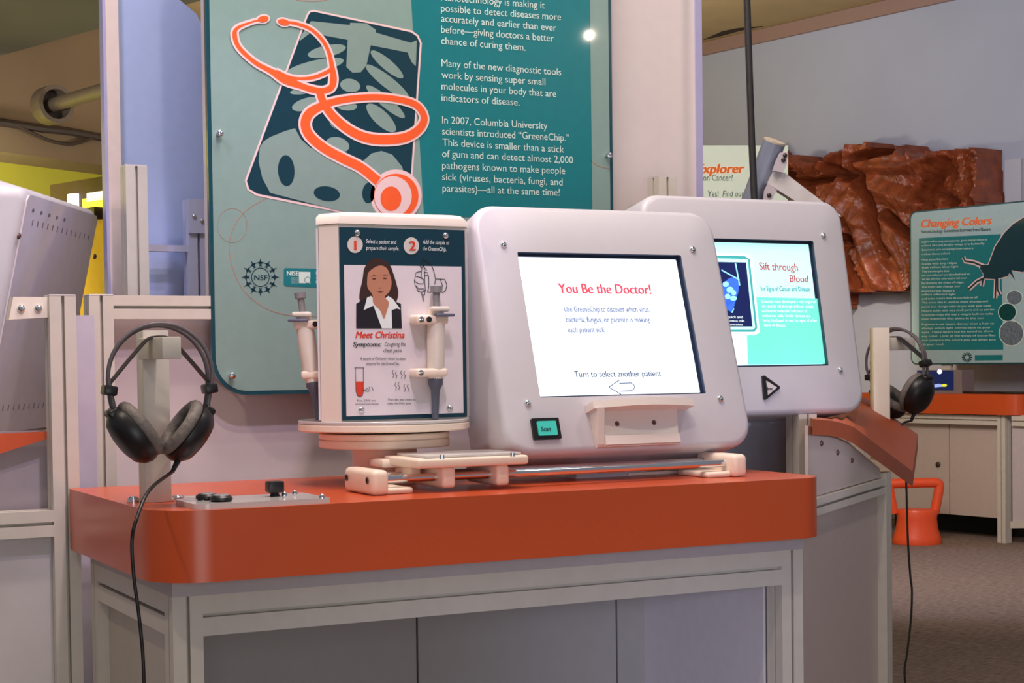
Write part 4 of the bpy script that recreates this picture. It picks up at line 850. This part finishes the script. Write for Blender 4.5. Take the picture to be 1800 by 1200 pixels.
cpr('photo_disc', LT, [s7(ell(765, 685, 55, 50)), s7(ell(718, 782, 62, 62)), s7(ell(745, 920, 84, 86))], .003)
for e_ in (ell(765, 685, 50, 46), ell(745, 920, 78, 80)): cpr('photo_disc_image', mat('grey_photo_print', (98, 110, 122), .4, var=.35, scale=90), [s7(e_)], .0045); cpr('photo_disc_image', mat('green_photo_print', (14, 92, 92), .4, var=.2), [s7(ell(718, 782, 56, 56))], .0045)
strokes('logo_figures', [[(1700+4*math.cos(a), 628+4*math.sin(a)), (1700+9*math.cos(a), 628+9*math.sin(a))] for a in [2*math.pi*k/12 for k in range(12)]], .008, CP, NAVY, cf, .002)
cpr('badge', TEAL, [[(1714, 624), (1763, 623.5), (1763, 633), (1714, 633.5)]], .002)

# crumpled copper-brown relief on the wall
RP = WALL.lift(.0)
out = [(1372, 268), (1388, 262), (1403, 284), (1420, 286), (1432, 275), (1448, 276), (1460, 290), (1500, 286), (1505, 278), (1520, 258), (1556, 257), (1566, 260), (1572, 249), (1577, 263), (1610, 262), (1622, 257), (1632, 257), (1641, 269), (1700, 268), (1763, 263), (1765, 335), (1770, 348), (1766, 372), (1740, 440), (1640, 512), (1560, 515), (1512, 517), (1509, 545), (1500, 540), (1490, 480), (1470, 440), (1420, 400), (1372, 380)]
def inside(x, y):
    c = False; j = len(out)-1
    for i in range(len(out)):
        (xi, yi), (xj, yj) = out[i], out[j]
        if (yi > y) != (yj > y) and x < (xj-xi)*(y-yi)/(yj-yi)+xi: c = not c
        j = i
    return c
def segd(p, a, b):
    ax, ay = b[0]-a[0], b[1]-a[1]; t = max(0, min(1, ((p[0]-a[0])*ax+(p[1]-a[1])*ay)/(ax*ax+ay*ay+1e-9))); return math.hypot(p[0]-a[0]-ax*t, p[1]-a[1]-ay*t)
PIT = [((1475, 360), (1500, 440), 9), ((1600, 380), (1650, 420), 8), ((1530, 440), (1552, 500), 6), ((1690, 330), (1720, 360), 8), ((1502, 300), (1530, 312), 9), ((1550, 305), (1572, 345), 10), ((1570, 345), (1588, 410), 7), ((1588, 410), (1604, 450), 5), ((1668, 345), (1700, 292), 13), ((1502, 436), (1518, 420), 8), ((1518, 420), (1542, 430), 7), ((1505, 440), (1505, 510), 8), ((1545, 283), (1610, 268), 7), ((1625, 262), (1630, 270), 6), ((1400, 300), (1440, 310), 8), ((1440, 325), (1500, 318), 6), ((1650, 270), (1665, 276), 6)]
CRE = [((1490, 298), (1520, 272), 8), ((1540, 298), (1640, 300), 12), ((1635, 300), (1690, 280), 9), ((1560, 330), (1660, 360), 22), ((1500, 350), (1560, 400), 24), ((1720, 330), (1760, 348), 16), ((1430, 285), (1470, 300), 12), ((1400, 330), (1470, 350), 16), ((1560, 420), (1590, 500), 16), ((1515, 460), (1540, 500), 16)]
mb = MB(); st = 2; vv = {}
for ix in range(0, 206):
    for iy in range(0, 152):
        x, y = 1368+ix*st, 246+iy*st
        if not inside(x, y): continue
        p = (x, y)
        ang = .6+.5*math.sin(x*.013); t = x*math.sin(ang)+y*math.cos(ang)
        w = .20+.08*noise.noise(V((x*.016, y*.020, 0)))+.10*(1-abs(noise.noise(V((t*.022, (x-y)*.006, 3.1)))*2.6))+.016*noise.noise(V((x*.10, y*.05, 7)))+.020*(1-abs(noise.noise(V((t*.11, (x-y)*.02, 5.7)))*2.2))+.007*noise.noise(V((x*.33, y*.33, 2)))
        for a, b, r in CRE: d = segd(p, a, b); w += .15*max(0, 1-d/r)
        w = .36*math.tanh(max(w, .012)/.36)
        for a, b, r in PIT: d = segd(p, a, b); w *= 1-.97*math.exp(-(d/(r*.95))**4)
        vv[(ix, iy)] = mb.bm.verts.new(RP.pt(*RP.uv(x, y), max(w, .012)))
for (ix, iy) in vv:
    k = [(ix, iy), (ix+1, iy), (ix+1, iy+1), (ix, iy+1)]
    if all(q in vv for q in k): mb.bm.faces.new([vv[q] for q in k])
loose = [v for v in mb.bm.verts if not v.link_faces]; bmesh.ops.delete(mb.bm, geom=loose, context='VERTS')
be = [e for e in mb.bm.edges if e.is_boundary]
r_ = bmesh.ops.extrude_edge_only(mb.bm, edges=be)
for v in [g for g in r_['geom'] if isinstance(g, bmesh.types.BMVert)]: v.co -= RP.n*((v.co-RP.o).dot(RP.n)-.004)
sc_ = mb.build('wall_sculpture', mat('copper_brown_cloth', (140, 70, 40), .38, var=.32, scale=14, bump=.9, spec=.6), None, 50)
tag(sc_, 'crumpled glossy copper-brown relief sculpture hung on the blue-grey wall at right', 'sculpture')
slab('wall_plate', WALL.lift(.02), 1766, 282, 1795, 372, mat('pale_wall_plate', (190, 190, 200), .7), .018).name = 'wall_plate'
tag(bpy.data.objects['wall_plate'], 'pale flat plate on the wall just right of the copper-brown relief', 'panel')

# lit white sign between the column and the tube
XPn = plane_at(dep(1290, 300, 5.6), 0, math.radians(-27))
xs_ = thing('lightbox_sign', XPn.hit(1290, 420), 'glowing cream sign reading plorer and Cancer, between the white partition and the steel tube', 'sign')
def bxp(x0, y0, x1, y1, m, w, nm, par, off=0):
    mb = MB(); P = [XPn.hit(x, y)+XPn.n*off for x, y in ((x0, y1), (x1, y1), (x1, y0), (x0, y0))]; mb.prism(P, -XPn.n*w); return mb.build(nm, m, par, smooth=0)
lf = bxp(1150, 255.5, 1385, 420, mat('cream_lit_panel', (232, 238, 214), .3, emit=.42), .04, 'panel', xs_)
ps_ = XPn.pt(0, 0)
mb = MB(); q = XPn.hit(1290, 400)-XPn.n*.03; mb.box((q.x-.03, q.y-.02, 0), (q.x+.03, q.y+.02, q.z)); mb.build('support_post', ALU, xs_, smooth=0)
text('Explorer', (1224, 305), (1307, 304), 17, XPn, mat('orange_lit_print', (250, 120, 40), .4, emit=.3), lf, shear=.2, bold=.04, off=.002)
GT = mat('grey_green_print', (84, 112, 108), .5)
text('on Cancer?', (1236, 317.5), (1288, 317.5), 11.5, XPn, GT, lf, off=.002); text('Yes!', (1244, 345.5), (1263, 345.5), 11, XPn, GT, lf, off=.002); text('Find out', (1270, 345.5), (1307, 345.5), 11, XPn, GT, lf, shear=.2, off=.002)

# steel tube with brackets and white arm
D3 = 3.75
tu = thing('steel_tube', dep(1315, 400, D3), 'tilted grey steel tube with plates and white arm above the far kiosk monitor', 'tube')
TUB = mat('satin_steel_tube', (140, 148, 168), .3, metal=.25, var=.04)
tA, tB = dep(1361, 250, D3), dep(1316, 372, D3+.05)
mb = MB(); mb.tube([tA, tB+(tB-tA)*.5], .0255, 28); mb.build('tube', TUB, tu, 40)
mb = MB(); pq = tB+(tB-tA)*.45; mb.tube([(pq.x, pq.y, 0), pq], .02, 16); mb.build('floor_post', TUB, tu)
ax3 = (tA-tB).normalized(); mb = MB(); mb.lathe(tA, ax3, [(0, .0255), (.004, .0255), (.005, .022), (.005, 0)], 28); mb.build('end_cap', mat('speckled_cap', (196, 182, 160), .7, var=.3, scale=400), tu)
q3 = FW.cross(ax3).normalized(); q3 = q3 if q3.dot(RT) > 0 else -q3
PLT = mat('grey_white_bracket', (186, 176, 184), .4)
for pts in ([(1371, 268), (1385, 267), (1383, 290), (1376, 303), (1358, 300), (1364, 282)], [(1350, 322), (1366, 334), (1356, 352), (1342, 352), (1344, 334)]):
    P = [dep(x, y, D3-.03) for x, y in pts]; mb = MB(); mb.prism(P, FW*.012); mb.build('bracket_plate', PLT, tu, smooth=0)
for x, y in ((1380, 273), (1377, 281), (1352, 343)): screw(tu, dep(x, y, D3-.031), -FW, .005, .004, mat('dark_steel', (90, 80, 76), .35, metal=.8))
P = [dep(x, y, D3-.012) for x, y in ((1359, 301), (1379, 303), (1480, 380), (1440, 380), (1349, 322))]
mb = MB(); mb.prism(P, FW*.03); mb.build('arm', PANEL, tu, smooth=0)
# black hanging pole
mb = MB(); mb.tube([dep(1298, -620, 3.6), dep(1312, -30, 3.6), dep(1317, 120, 3.6), dep(1322, 260, 3.6), dep(1327, 372, 3.6)], .0075, 14)
tag(mb.build('hanging_pole', mat('black_pole', (34, 32, 34), .5, var=.3, scale=60)), 'thin black pole coming down from above, passing in front of the lit cream sign', 'pole')
# orange stool
b0 = onZ(1612, 955, 0)
so = thing('stool', b0, 'bright orange moulded plastic stool with loop handle by the far cabinet', 'stool')
sO = mat('orange_plastic', (240, 88, 44), .4, var=.02)
sr, su = RT, ZA; k = 8.35/F_PX
sd = V((-sr.y, sr.x, 0)).normalized()
def sp_(px, py, w=0): return b0 + sr*((px-1612)*k) + ZA*((955-py)*k) + sd*w
mb = MB(); R_ = []
for py, hw_ in ((958, 44), (952, 45), (945, 43), (930, 38), (912, 36), (900, 37), (896, 35), (895, 30)):
    R_.append([b0+ZA*((958-py)*k)+sr*math.cos(a)*hw_*k+sd*math.sin(a)*hw_*k*.8 for a in [2*math.pi*i/32 for i in range(32)]])
mb.loft(R_); mb.build('seat_base', sO, so, 50)
mb = MB(); pth = spline([sp_(1644, 900), sp_(1648, 880), sp_(1653, 852), sp_(1650, 845), sp_(1640, 844), sp_(1600, 845), sp_(1570, 846), sp_(1562, 850), sp_(1566, 880), sp_(1570, 900)], 6)
mb.tube(pth, .025, 14); mb.build('handle', sO, so, 60)
